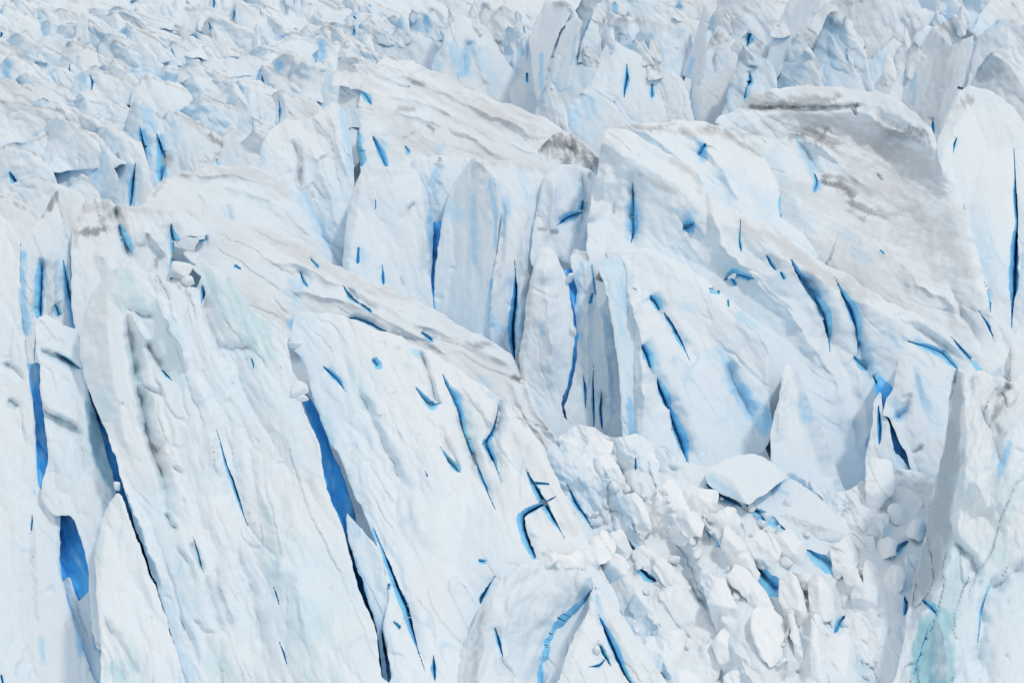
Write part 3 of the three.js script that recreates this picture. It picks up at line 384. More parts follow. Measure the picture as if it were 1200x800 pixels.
iceMass({ name: 'ice_spire', category: 'ice spire', label: 'thin white ice blade standing on the rubble with a grey right flank', o: [914, 462, 917, 438, 922, 427, 929, 428, 937, 440, 945, 460, 955, 485, 968, 512, 977, 540, 984, 560, 994, 580, 1003, 602, 985, 606, 960, 590, 930, 570, 905, 545, 903, 510, 906, 490, 910, 475], s: 0.35, tx: -0.1, at: 612, n: [0.7, 0.5], cool: 0.1, folds: [[[926, 428, 934, 460, 942, 495, 955, 530, 975, 570], 'R', 2.6, 40]], ridges: [[[920, 430, 915, 470, 912, 520], 0.8, 12, 14]], ink: [[[936, 470, 950, 510, 965, 545], 14, 's', 0.6], [[938, 470, 944, 490], 9, 'b', 0.7]] });
iceMass({ name: 'ice_spire', category: 'ice spire', label: 'thumb-shaped ice spire above a deep blue cave', o: [1035, 482, 1040, 464, 1048, 450, 1051, 430, 1056, 417, 1064, 417, 1071, 428, 1074, 445, 1079, 470, 1088, 490, 1098, 505, 1110, 520, 1108, 560, 1090, 575, 1074, 556, 1068, 546, 1062, 530, 1054, 515, 1047, 498, 1043, 488], s: 0.45, tx: -0.06, at: 600, n: [0.8, 0.6], folds: [[[1060, 418, 1064, 450, 1068, 475], 'L', 0.6, 20]], ridges: [[[1046, 492, 1060, 480, 1068, 460], -1.4, 14, 8], [[1075, 445, 1084, 480, 1100, 510], -0.8, 8, 8], [[1068, 532, 1082, 525], -0.8, 6, 6]], ink: [[[1048, 470, 1055, 485], 12, 'b', 0.6], [[1060, 480, 1046, 490], 8, 'B', 0.6]] });
iceMass({ name: 'ice_spire', category: 'ice spire', label: 'small split ice stub left of the deep blue cave', o: [1022, 500, 1024, 470, 1030, 458, 1034, 462, 1036, 480, 1043, 500, 1048, 525, 1056, 535, 1066, 546, 1050, 575, 1020, 575, 1015, 540], s: 0.45, at: 605, dz: 0.5, n: [0.6, 0.6], cracks: [[[1030, 482, 2, 1031, 495, 4, 1031, 514, 2.5], 3, 1]], ink: [[[1050, 530, 1060, 545], 6, 'b', 0.6]] });
iceMass({ name: 'ice_ledge', category: 'ice ledge', label: 'dark blue hollow of ice behind the thumb-shaped spire', o: [1030, 440, 1060, 470, 1080, 540, 1075, 570, 1040, 560, 1025, 500], s: 0.4, at: 600, dz: 5, n: [2.2, 2], base: 'D', er: 3, grit: 0 });
// the middle pillars
iceMass({ name: 'ice_pillar', category: 'ice pillar', label: 'slender white ice pillar rising to a blunt point beside a dark slit', o: [630, 300, 634, 290, 641, 287, 649, 294, 656, 308, 664, 322, 668, 345, 671, 365, 673, 400, 670, 425, 664, 450, 658, 470, 662, 490, 690, 510, 690, 540, 660, 530, 630, 480, 614, 450, 608, 420, 614, 380, 620, 330], s: 0.3, tx: -0.06, at: 560, n: [0.7, 0.6], cool: 0.1, ridges: [[[641, 290, 640, 340, 645, 400, 650, 460], 1.5, 30, 22]], folds: [[[632, 292, 624, 340, 618, 400, 614, 440], 'L', 1.4, 20]], ink: [[[624, 320, 618, 380, 612, 420], 9, 's', 0.5], [[635, 382, 637, 390], 4, 'B', 0.6]] });
iceMass({ name: 'ice_pillar', category: 'ice pillar', label: 'white ice pillar with a grey chipped tip and blue slits either side', o: [668, 300, 674, 290, 682, 294, 688, 297, 693, 310, 697, 330, 700, 360, 712, 350, 722, 372, 730, 410, 736, 450, 740, 500, 735, 530, 690, 530, 672, 505, 664, 488, 661, 476, 668, 455, 675, 425, 676, 395, 674, 365, 676, 340, 671, 320],
  s: 0.3, at: 560, dz: 2, n: [0.7, 0.7], cool: 0.12, ridges: [[[684, 300, 688, 340, 690, 400, 692, 470], 1.3, 14, 16], [[700, 350, 708, 400, 712, 450, 712, 500], 1.2, 10, 16]],
  cracks: [[[684, 443, 1, 686, 456, 3, 686, 472, 1.5], 2.5, 0], [[695, 440, 1, 695, 470, 2.6, 696, 494, 1.6], 4, 1], [[705, 464, 1.5, 704, 480, 3.5, 705, 496, 2], 3, 0], [[692, 298, 1.2, 695, 320, 2.5, 698, 344, 2], 3, 1], [[724, 360, 1.5, 723, 378, 3, 727, 398, 1.6], 3, 2], [[694, 345, 2, 692, 354, 4], 1.5, 0]],
  ink: [[[672, 292, 684, 296, 688, 302], 6, 'd', 0.5], [[676, 420, 677, 450], 4, 'g', 0.7], [[680, 310, 676, 350, 676, 380], 6, 'B', 0.6]] });
iceMass({ name: 'ice_ledge', category: 'ice ledge', label: 'blue ice lining the gap between the two slender pillars', o: [656, 316, 672, 312, 688, 330, 690, 480, 660, 500, 655, 450, 660, 380, 655, 320], s: 0.35, at: 560, dz: 3, n: [2.2, 2], base: 'D', er: 3, grit: 0 });
iceMass({ name: 'ice_slab', category: 'ice slab', label: 'curved bulging ice slab with blue slots down its front', o: [709, 298, 716, 291, 730, 289, 760, 291, 785, 298, 808, 312, 832, 330, 858, 350, 880, 370, 893, 385, 902, 398, 901, 430, 902, 470, 906, 500, 900, 520, 880, 545, 830, 560, 790, 560, 750, 545, 740, 520, 742, 490, 738, 468, 744, 450, 742, 420, 737, 388, 732, 360, 724, 340, 715, 320],
  s: 0.55, tx: -0.08, at: 570, n: [0.9, 0.7], ang: 60, cool: 0.14, er: 10,
  folds: [[[712, 294, 722, 320, 732, 350, 740, 390, 744, 420, 746, 470], 'L', 2.2, 30], [[740, 292, 780, 305, 830, 345, 870, 385, 893, 400], 'L', 0.5, 40], [[836, 400, 850, 430, 868, 465, 890, 505], 'R', -0.35, 40]],
  ridges: [[[725, 292, 735, 330, 748, 390, 752, 440, 752, 500], 1.6, 10, 26], [[752, 405, 764, 435, 775, 455, 795, 500, 808, 540], -1.2, 8, 18], [[765, 345, 780, 372, 805, 415], -1.0, 8, 14], [[850, 420, 866, 460, 885, 500], -1.6, 16, 14]],
  cracks: [[[765, 349, 5, 770, 355, 7, 775, 364, 3], 2, -3], [[781, 371, 2, 788, 382, 3.4, 796, 398, 3.4, 804, 413, 1.5], 3, 2], [[755, 408, 5, 760, 418, 8, 764, 429, 4], 2, -3], [[773, 448, 4, 778, 460, 8, 783, 474, 6], 4, -4], [[788, 486, 4, 794, 502, 8, 801, 520, 8, 805, 535, 3], 4, -4], [[853, 350, 1.5, 854, 358, 2], 1.2, 0], [[836, 340, 5, 842, 343, 3], 1, 0], [[746, 340, 1, 742, 337, 1.5], 1, 0]],
  ink: [[[735, 320, 742, 370, 743, 420, 746, 480, 744, 520], 10, 's', 0.75], [[770, 350, 766, 345], 8, 'b', 0.5], [[840, 410, 858, 440, 880, 480, 892, 500], 18, 'b', 0.9], [[870, 370, 885, 380, 898, 388], 13, 'b', 0.6], [[800, 360, 815, 362], 12, 'b', 0.4], [[870, 455, 885, 478], 9, 'B', 0.6], [[898, 480, 898, 512], 6, 'B', 0.7], [[830, 370, 850, 400], 30, 's', 0.3], [[762, 395, 770, 440], 8, 'b', 0.5], [[738, 500, 742, 525], 6, 'B', 0.7]] });  // steel strip down the left face is shade painted into the colour

// the long ridge in the middle right
iceMass({ name: 'ice_ledge', category: 'ice ledge', label: 'pale blue ice sheet in the cleft left of the bulging slab', o: [702, 312, 712, 303, 730, 302, 748, 400, 752, 520, 732, 530, 724, 420, 712, 350], s: 0.35, at: 570, dz: 4, free: true, n: [0.7, 0.8], cool: 0.9, er: 3, ink: [[[738, 470, 742, 520], 9, 'B', 0.8]] });
iceMass({ name: 'ice_ridge', category: 'ice ridge', label: 'long ice ridge sloping right with two blue gashes', o: [688, 310, 689, 260, 694, 225, 700, 200, 704, 172, 709, 155, 718, 148, 740, 152, 765, 168, 795, 186, 815, 200, 828, 222, 845, 238, 870, 250, 905, 262, 930, 285, 960, 305, 1000, 325, 1030, 345, 1055, 360, 1085, 372, 1110, 385, 1130, 405, 1150, 432, 1145, 470, 1110, 520, 1080, 560, 1040, 590, 990, 590, 940, 560, 905, 540, 880, 480, 860, 420, 800, 360, 740, 330, 715, 330, 700, 330],
  s: 0.75, tx: -0.08, at: 560, n: [1.0, 0.7], ang: 40, aniso: 2.6, cool: 0.14, grey: 0.14, er: 11,
  folds: [[[705, 170, 740, 185, 790, 215, 822, 245, 870, 270, 930, 310, 990, 345, 1050, 372], 'L', 0.9, 60], [[735, 195, 745, 240, 740, 290], 'L', 0.5, 30]],
  ridges: [[[742, 200, 742, 240, 740, 290], -2.0, 14, 14], [[830, 245, 850, 290, 870, 310, 900, 340], 1.2, 16, 22], [[935, 315, 955, 345, 970, 380, 972, 400], -1.8, 8, 14], [[985, 335, 1000, 365, 1008, 400, 1020, 450], -1.6, 8, 12], [[910, 345, 945, 390, 975, 440, 1000, 500, 1012, 560], 1.4, 26, 16], [[1000, 420, 1012, 470, 1015, 530], 1.0, 14, 14], [[1060, 380, 1100, 400, 1130, 425], -1.4, 14, 10], [[1075, 430, 1090, 470, 1105, 500], 0.9, 20, 20], [[690, 260, 705, 230, 712, 190], 1.5, 16, 20], [[830, 200, 826, 240, 834, 280], -0.8, 12, 8]],
  cracks: [[[936, 319, 4, 943, 331, 5, 952, 344, 6, 962, 356, 7, 969, 370, 8, 971, 384, 6, 972, 396, 2], 4.5, -4], [[985, 337, 2, 991, 347, 5, 998, 358, 7, 1003, 372, 8, 1007, 386, 4, 1007, 400, 3], 3.5, -4], [[900, 301, 2, 904, 308, 4, 908, 314, 2.5], 2, -1], [[916, 320, 2.5, 919, 326, 3], 1.5, 0], [[803, 268, 7, 809, 265, 12, 813, 263, 6], 2.2, -2], [[853, 325, 4, 860, 320, 8, 868, 322, 6, 878, 325, 5], 2, 0], [[858, 325, 4, 862, 333, 3], 1.5, 0], [[742, 225, 1.5, 743, 245, 5, 743, 268, 7, 742, 274, 3], 2.2, 0], [[1003, 420, 3, 1010, 428, 7, 1014, 431, 4], 2, -1], [[1025, 441, 2, 1030, 449, 5, 1034, 455, 3], 2.2, -2], [[868, 262, 1, 867, 280, 2, 868, 289, 3], 1.5, 0], [[1072, 402, 2, 1088, 407, 5, 1104, 414, 6, 1116, 425, 4], 1.4, -1], [[1120, 400, 1.5, 1128, 410, 3, 1142, 425, 3], 2, 0], [[1144, 421, 7, 1149, 430, 9, 1156, 433, 5], 3, 0]],
  ink: [[[742, 245, 742, 270], 12, 'B', 0.5], [[720, 238, 719, 250], 4, 'd', 0.5], [[700, 165, 720, 190], 8, 'g', 0.4], [[870, 265, 920, 285, 960, 315, 1020, 350], 22, 'g', 0.75], [[790, 185, 812, 205, 822, 222], 10, 'g', 0.8], [[900, 300, 950, 320], 12, 'g', 0.5], [[1010, 400, 1022, 430, 1030, 450], 16, 'b', 0.8], [[1080, 400, 1115, 425], 12, 'b', 0.7], [[1075, 440, 1085, 480], 18, 'b', 0.35], [[805, 255, 812, 250], 10, 'b', 0.8], [[945, 330, 965, 345], 10, 'b', 0.5], [[1050, 400, 1040, 395], 14, 'b', 0.4], [[790, 225, 770, 215, 752, 205], 6, 'd', 0.3], [[866, 232, 868, 248], 3, 'd', 0.7], [[820, 245, 822, 285], 8, 's', 0.4]] });
iceMass({ name: 'ice_ridge', category: 'ice ridge', label: 'grey-crested ice ridge rising behind the two-gashed one', o: [712, 160, 712, 150, 722, 145, 745, 143, 770, 142, 790, 140, 812, 141, 835, 144, 858, 151, 878, 164, 892, 180, 903, 195, 912, 215, 917, 238, 917, 256, 940, 270, 960, 300, 930, 310, 860, 280, 820, 230, 760, 180], s: 0.9, tx: -0.15, at: 500, n: [0.9, 0.7], ang: 40, cool: 0.12, er: 9, ridges: [[[735, 148, 770, 165, 800, 190, 825, 215], 1.0, 12, 16], [[795, 145, 830, 175, 850, 205, 865, 235], 1.2, 14, 18]], cracks: [[[820, 180, 4, 824, 175, 8, 826, 170, 3], 2, 0], [[916, 225, 1.5, 915, 238, 4, 915, 250, 2], 2, 0]],
  ink: [[[725, 150, 760, 150, 800, 155, 840, 155, 880, 175], 11, 'g', 1], [[830, 148, 865, 160, 890, 182], 10, 'd', 0.35], [[735, 147, 760, 152, 790, 145], 7, 'd', 0.3], [[745, 170, 780, 185, 810, 205], 9, 'g', 0.8], [[823, 168, 824, 185], 8, 'B', 0.7], [[850, 200, 880, 220, 905, 240], 18, 'b', 0.3]] });
iceMass({ name: 'ice_dome', category: 'ice dome', label: 'huge dirt-streaked ice dome with grey banded crest', o: [838, 142, 850, 132, 866, 126, 872, 116, 888, 107, 910, 103, 930, 100, 945, 97, 960, 99, 985, 103, 1015, 105, 1040, 111, 1060, 121, 1078, 135, 1090, 148, 1098, 165, 1106, 185, 1115, 205, 1126, 232, 1134, 255, 1141, 280, 1149, 305, 1158, 332, 1164, 360, 1174, 392, 1182, 420, 1150, 440, 1110, 400, 1060, 375, 1010, 350, 950, 315, 925, 290, 915, 255, 905, 225, 890, 190, 870, 165],
  s: 1.0, tx: -0.05, at: 440, n: [1.0, 0.7], ang: 25, aniso: 2.2, cool: 0.08, grey: 0.5, er: 20,
  folds: [[[870, 120, 920, 122, 960, 122, 1010, 120, 1060, 135, 1085, 160], 'L', 1.2, 40], [[1085, 150, 1105, 205, 1125, 270, 1150, 340], 'L', 0.9, 50], [[895, 165, 915, 195, 935, 240, 960, 280], 'R', 0.7, 50]],
  ridges: [[[880, 128, 930, 126, 980, 125, 1020, 122], -1.4, 8, 8], [[933, 163, 945, 180, 958, 205, 956, 225], -1.8, 10, 12], [[938, 158, 965, 175, 1000, 205, 1040, 230], 1.6, 20, 30], [[1010, 130, 1040, 150, 1070, 160], 1.4, 16, 16], [[1030, 155, 1055, 165, 1080, 160], -1.4, 14, 12], [[1000, 125, 1003, 135], -1, 4, 4], [[1060, 330, 1100, 345, 1130, 370], 1.0, 14, 20], [[1020, 280, 1060, 310, 1080, 340], 0.8, 20, 20], [[1110, 330, 1125, 365, 1145, 400], -0.9, 10, 10]],
  cracks: [[[955, 206, 2, 957, 214, 4, 955, 222, 3], 2, 0], [[1126, 225, 1, 1130, 240, 2.5, 1132, 252, 1.2], 2, 1], [[1156, 335, 1, 1160, 345, 3, 1161, 360, 1.5], 2, 1], [[1032, 293, 1.5, 1036, 297, 2], 1, 0], [[1150, 368, 1, 1158, 380, 2.5, 1163, 392, 1.5], 2, 0]],
  ink: [[[870, 122, 905, 112, 940, 112, 990, 112, 1030, 114, 1070, 135, 1092, 165], 13, 's', 0.6], [[868, 124, 890, 116, 925, 120, 980, 116], 12, 'd', 0.5], [[880, 127, 930, 125, 960, 125, 1005, 123], 4.5, 'd', 0.9], [[936, 158, 952, 155, 966, 158, 977, 167], 17, 'd', 0.85], [[1042, 158, 1062, 155, 1077, 160], 15, 'd', 0.6], [[966, 212, 985, 216, 998, 228], 12, 'd', 0.85], [[1000, 240, 1020, 250, 1030, 256], 15, 'd', 0.65], [[1050, 250, 1075, 242], 8, 'd', 0.35], [[930, 140, 980, 150, 1040, 180, 1090, 200], 40, 'g', 0.75], [[1000, 200, 1050, 240, 1100, 270, 1130, 310], 40, 'g', 0.6], [[1030, 205, 1034, 210], 4, 'd', 0.8], [[935, 165, 950, 195, 957, 220], 8, 'b', 0.9], [[905, 190, 925, 230, 950, 270], 24, 'b', 0.3], [[990, 270, 1010, 300], 18, 'b', 0.35], [[1100, 200, 1120, 250, 1135, 300], 9, 's', 0.6], [[960, 165, 972, 148], 4, 'd', 0.5], [[1003, 124, 1004, 136], 3, 'd', 0.6]] });
iceMass({ name: 'ice_wall', category: 'ice wall', label: 'clean white ice wall right of the dirt-streaked dome', o: [1098, 172, 1104, 150, 1112, 130, 1122, 112, 1136, 98, 1150, 102, 1165, 108, 1185, 122, 1200, 140, 1216, 150, 1216, 250, 1216, 350, 1216, 430, 1180, 450, 1160, 390, 1140, 320, 1125, 250, 1105, 200], s: 0.5, tx: -0.08, at: 440, n: [0.9, 0.6], cool: 0.1,
  folds: [[[1138, 98, 1125, 140, 1112, 175], 'L', 0.8, 30]], cracks: [[[1190, 206, 1.5, 1190, 225, 3, 1191, 245, 3, 1192, 262, 2.5, 1190, 282, 5, 1189, 310, 7, 1188, 338, 7, 1187, 352, 3], 9, 3], [[1121, 163, 1.5, 1119, 170, 2.5, 1118, 176, 1.2], 2, 0], [[1094, 142, 1, 1094, 150, 2, 1095, 156, 1], 2, 0]], ink: [[[1130, 120, 1140, 118], 9, 'd', 0.5], [[1118, 118, 1112, 130], 8, 'g', 0.5], [[1136, 115, 1120, 145], 8, 'g', 0.4]] });
iceMass({ name: 'ice_block', category: 'ice block', label: 'dark dirt-covered ice hump in the saddle of the ridges', o: [630, 178, 636, 166, 646, 156, 656, 152, 666, 154, 676, 160, 686, 170, 697, 178, 704, 188, 700, 210, 680, 215, 655, 205, 640, 192], s: 0.8, at: 430, n: [1.2, 1.0], er: 8, grey: 0.7, ridges: [[[668, 158, 668, 175, 664, 195], 1.0, 10, 10]], ink: [[[640, 168, 660, 170, 680, 180, 695, 190], 26, 'd', 0.7], [[664, 172, 670, 174], 8, 'd', 0.9], [[632, 176, 650, 158], 5, 'd', 0.6]] });
iceMass({ name: 'ice_pillar', category: 'ice pillar', label: 'broken white ice pillar below the dark dirt-covered hump', o: [622, 300, 626, 260, 632, 230, 638, 206, 650, 196, 668, 192, 690, 196, 700, 205, 694, 240, 691, 290, 693, 310, 680, 312, 650, 302, 626, 312], s: 0.45, at: 345, dz: -18, free: true, n: [1.1, 1.0], cool: 0.2, ridges: [[[684, 200, 684, 240, 680, 280], -1.2, 8, 8], [[655, 260, 668, 252, 680, 250], -1.0, 10, 8], [[650, 200, 648, 240, 640, 280], 1.0, 14, 14]], cracks: [[[683, 236, 2, 681, 244, 5], 2, 0], [[656, 262, 1.5, 666, 254, 6, 677, 250, 4], 1.5, 0]], ink: [[[660, 258, 676, 250], 10, 'b', 0.8], [[632, 268, 636, 268], 6, 'd', 0.6], [[648, 271, 652, 271], 4, 'd', 0.6], [[682, 210, 682, 270], 6, 'b', 0.7], [[628, 230, 622, 280], 8, 'b', 0.5], [[690, 205, 686, 217], 4, 'd', 0.5]] });
iceMass({ name: 'ice_pillar', category: 'ice pillar', label: 'white ice buttress split by one long dark blue slit', o: [556, 189, 575, 186, 600, 186, 622, 192, 638, 202, 640, 225, 634, 260, 630, 300, 624, 340, 616, 380, 614, 426, 610, 441, 596, 427, 583, 408, 574, 394, 574, 360, 578, 320, 585, 280, 588, 240, 580, 210, 566, 195], s: 0.4, tx: -0.05, at: 440, dz: 3, free: true, n: [0.9, 0.8], cool: 0.18, grey: 0.15, ridges: [[[620, 220, 616, 280, 612, 340, 610, 400], 0.9, 12, 12], [[592, 230, 586, 290, 580, 340], -0.9, 8, 8]], cracks: [[[604, 325, 1.5, 604, 345, 4, 602, 365, 6, 600, 385, 6.5, 600, 400, 6, 602, 416, 2], 6, 2], [[577, 312, 1.5, 576, 330, 2.5, 574, 350, 1.4], 2, 1]],
  ink: [[[590, 240, 588, 270], 10, 'b', 0.7], [[625, 260, 620, 320, 612, 400], 9, 's', 0.6], [[600, 330, 606, 400], 9, 'b', 0.6], [[575, 345, 574, 385], 6, 'B', 0.5], [[580, 382, 592, 386], 8, 'b', 0.6], [[610, 200, 618, 230], 12, 'b', 0.35], [[570, 190, 600, 190, 630, 200], 9, 'g', 0.6]] });
iceMass({ name: 'ice_wall', category: 'ice wall', label: 'streaky grey-blue ice face turned away from the sun', o: [509, 320, 514, 285, 517, 260, 523, 235, 530, 215, 540, 200, 549, 190, 558, 187, 570, 196, 582, 212, 588, 236, 585, 270, 579, 310, 576, 350, 577, 402, 560, 399, 538, 388, 512, 370, 508, 350], s: 0.3, tx: 0.55, at: 410, dz: 0, free: true, n: [0.5, 0.9], ang: 88, aniso: 6, cool: 0.3, ink: [[[555, 200, 545, 260, 540, 330, 545, 380], 44, 's', 0.6], [[555, 230, 556, 270, 556, 310], 7, 'B', 0.4], [[575, 215, 582, 250, 580, 290], 7, 'B', 0.5], [[523, 240, 535, 250], 14, 'b', 0.7], [[576, 330, 574, 380], 5, 'B', 0.6]] });  // grey ink: streaky ice with shade painted over the left-turned face
iceMass({ name: 'ice_pillar', category: 'ice pillar', label: 'broad white ice tooth left of the streaky grey-blue face', o: [401, 330, 402, 290, 406, 255, 412, 225, 422, 203, 432, 193, 445, 193, 462, 197, 478, 194, 490, 199, 497, 215, 503, 240, 508, 262, 507, 300, 505, 330, 508, 360, 511, 374, 480, 356, 440, 338, 402, 326], s: 0.4, tx: -0.05, at: 490, dz: 15, free: true, n: [0.9, 0.6], cool: 0.12,
  folds: [[[434, 196, 422, 235, 412, 280, 408, 330], 'L', 1.2, 30], [[492, 205, 498, 250, 500, 300], 'R', 1.2, 20]], ridges: [[[470, 262, 480, 245, 486, 238], -0.8, 6, 6], [[490, 228, 497, 260, 503, 320], 0.8, 12, 8]], cracks: [[[440, 234, 1.2, 440, 244, 1.6], 1, 0], [[420, 292, 2, 419, 306, 3], 1.4, 0], [[408, 235, 2, 405, 250, 3], 1.5, 0], [[448, 313, 1, 449, 330, 3.5], 1.2, 0]], ink: [[[504, 250, 506, 290, 508, 330], 7, 'B', 0.7], [[406, 270, 402, 300], 6, 'b', 0.7], [[470, 325, 474, 334], 6, 'd', 0.6], [[424, 293, 428, 303], 8, 'b', 0.5], [[410, 235, 405, 270], 8, 's', 0.6], [[440, 200, 470, 202], 10, 'g', 0.3]] });
iceMass({ name: 'ice_slab', category: 'ice slab', label: 'upright white slab tucked between tooth and grey-blue face top', o: [478, 200, 484, 186, 500, 183, 520, 180, 540, 184, 552, 188, 540, 204, 528, 222, 520, 260, 514, 300, 505, 300, 498, 240, 488, 210], s: 0.6, at: 300, dz: -18, free: true, n: [0.8, 0.8], ridges: [[[500, 225, 512, 205, 514, 190], -1.2, 10, 6]], ink: [[[510, 225, 508, 205], 9, 'b', 0.8], [[512, 192, 516, 186], 4, 'd', 0.5]] });
iceMass({ name: 'ice_ledge', category: 'ice ledge', label: 'bright blue throat between white tooth and grey-blue face', o: [500, 262, 524, 262, 524, 380, 504, 372, 502, 300], s: 0.35, at: 440, dz: 3, n: [2.2, 2], base: 'D', er: 3, grit: 0 });
iceMass({ name: 'ice_wall', category: 'ice wall', label: 'rumpled white ice left of the broad tooth above the smooth dome', o: [300, 205, 305, 175, 316, 150, 335, 140, 360, 138, 380, 125, 392, 118, 404, 130, 410, 160, 414, 190, 415, 215, 408, 250, 402, 290, 402, 330, 390, 310, 370, 270, 345, 230, 318, 212], s: 0.8, at: 400, n: [1.3, 1.2], ang: 60, cool: 0.18, grey: 0.15, ridges: [[[345, 160, 352, 190, 350, 220], -1.2, 10, 10], [[392, 130, 396, 170, 408, 210], 1.2, 14, 12], [[362, 170, 385, 220, 398, 270], 1.0, 16, 12]], ink: [[[350, 185, 352, 220], 6, 'd', 0.35], [[372, 188, 380, 182], 4, 'd', 0.4], [[400, 130, 410, 165, 414, 195], 12, 'b', 0.8], [[305, 170, 308, 190], 6, 'B', 0.4], [[360, 220, 365, 228], 6, 'd', 0.4], [[355, 225, 375, 265, 392, 305], 6, 'b', 0.6]] });
iceMass({ name: 'ice_ridge', category: 'ice ridge', label: 'combed white ice ridge running down toward the dirt-covered hump', o: [424, 210, 422, 180, 421, 150, 420, 120, 425, 95, 435, 78, 447, 66, 462, 68, 485, 74, 520, 86, 545, 100, 565, 108, 590, 118, 620, 130, 648, 142, 668, 155, 690, 172, 700, 195, 690, 215, 640, 215, 600, 205, 560, 200, 520, 198, 490, 205, 455, 210],
  s: 1.25, tx: -0.05, at: 330, n: [0.9, 1.0], ang: 28, aniso: 4.5, grey: 0.42, cool: 0.12, er: 10,
  ridges: [[[450, 80, 500, 100, 550, 125, 600, 145, 650, 165], 1.0, 10, 16], [[440, 110, 490, 120, 540, 140, 590, 165, 640, 185], 1.0, 9, 15], [[445, 130, 490, 135, 540, 155, 580, 180, 610, 195], 0.9, 9, 14], [[435, 150, 450, 165, 470, 180, 478, 190], 1.0, 12, 10]],
  cracks: [[[420, 158, 3, 419, 172, 7, 423, 188, 9], 4, -2], [[440, 165, 3, 447, 180, 6, 453, 194, 3], 3, -2], [[424, 108, 2, 430, 114, 6, 434, 120, 3], 2, -1], [[475, 172, 2, 478, 178, 4], 1.4, 0]],
  ink: [[[465, 128, 485, 128], 5, 'd', 0.4], [[502, 148, 508, 153], 5, 'd', 0.7], [[472, 162, 485, 155], 4, 'd', 0.35], [[405, 98, 412, 100], 4, 'd', 0.7], [[415, 130, 418, 165], 10, 'B', 0.6], [[480, 95, 560, 125, 620, 150], 20, 'g', 0.5], [[485, 97, 495, 99], 5, 'd', 0.4], [[516, 172, 512, 182], 7, 'b', 0.6], [[450, 160, 448, 185], 8, 'b', 0.7]] });

// ---------------------------------------------------------------- seracs of the upper icefall
// [apex x, apex y, width, height, slope of the crest to the right, turn, tint, extra crack?]
function fin(ax, ay, w, h, f, M) {
    if (M.wide) { w *= M.wide; h *= 0.95; }
                          // f: share of the width left of the apex
  const j = (a) => a * rr(-1, 1), l = w * f, r = w * (1 - f), dr = M.dr ?? 0.45, dl = M.dl ?? 0.4;
  const o = [ax + j(2), ay, ax + r * 0.22, ay + h * dr * 0.14 + j(1.5), ax + r * 0.5 + j(2), ay + h * dr * 0.48 + j(2), ax + r * 0.8 + j(2), ay + h * dr * 0.85 + j(2), ax + r, ay + h * (dr + 0.25), ax + r * 1.25, ay + h * 1.5, ax, ay + h * 1.7, ax - l * 1.3, ay + h * 1.5, ax - l, ay + h * (dl + 0.3), ax - l * 0.82 + j(1.5), ay + h * dl * 0.95, ax - l * 0.5 + j(1.5), ay + h * dl * 0.45 + j(1.5), ax - l * 0.2, ay + h * dl * 0.1];
  const folds = [[[ax, ay, ax + r * 0.1 + j(3), ay + h * 0.35, ax + r * 0.05 + j(6), ay + h * 0.75, ax + j(6), ay + h * 1.2], 'L', M.kl ?? rr(0.1, 0.9), w], [[ax, ay + 2, ax + r * 0.5, ay + h * dr * 0.7, ax + r * 0.95, ay + h * (dr + 0.3)], 'L', rr(0.3, 1.1), h]];
  w *= 1.15; iceMass({ name: 'serac', category: 'serac', o, s: rr(0.7, 1.3), tx: rr(-0.25, 0.15), n: [0.9, 1.0], er: rr(4, 9), g: 1.7, grey: rr(0.1, 0.4), cool: rr(0.08, 0.3), ang: rr(40, 80), jag: 2.2, at: ay + h * 0.95, ...M, folds: [...folds, ...(M.folds ?? [])], ink: [[[ax - l * 0.5, ay + h * dl * 0.5 + 2, ax, ay + 2, ax + r * 0.5, ay + h * dr * 0.5 + 2, ax + r * 0.9, ay + h * dr + 2], rr(2, 4), 'd', rr(0.1, 0.5)], ...(M.ink ?? [])] });
}
const UP = 'seracs crowding the upper icefall';
// upper right: named ones, nearest first
fin(645, 92, 44, 70, 0.5, { label: 'white ice foot under the grey-blue leaning slab', dr: 0.5, dl: 0.5, at: 190, ink: [[[635, 75, 636, 120], 5, 'B', 0.5]] });
fin(690, 100, 70, 60, 0.4, { label: 'pale stepped ice foot with blue-green stains', dr: 0.4, dl: 0.4, cool: 0.3, at: 190, ink: [[[690, 120, 695, 132], 10, 'b', 0.7], [[676, 130, 668, 145], 8, 'b', 0.5]] });
iceMass({ name: 'serac', category: 'serac', label: 'large white snow-faced serac below the square one', o: [700, 85, 704, 62, 710, 50, 720, 48, 735, 54, 750, 64, 775, 76, 796, 88, 806, 105, 812, 150, 740, 160, 690, 155, 682, 120], s: 0.5, tx: -0.05, at: 170, n: [0.7, 0.7], er: 6, folds: [[[708, 50, 702, 75, 690, 100], 'L', 1.2, 20]], cracks: [[[735, 80, 1.5, 735, 92, 4, 732, 108, 2], 3, 0], [[664 + 100, 100, 2, 764, 112, 4], 1.5, 0], [[720, 120, 1.5, 718, 135, 3], 2, 0]], ink: [[[734, 85, 732, 108], 6, 'b', 0.8], [[764, 104, 764, 116], 7, 'b', 0.7], [[710, 55, 706, 85, 698, 95], 6, 's', 0.6], [[745, 136, 750, 145], 8, 'b', 0.4]] });
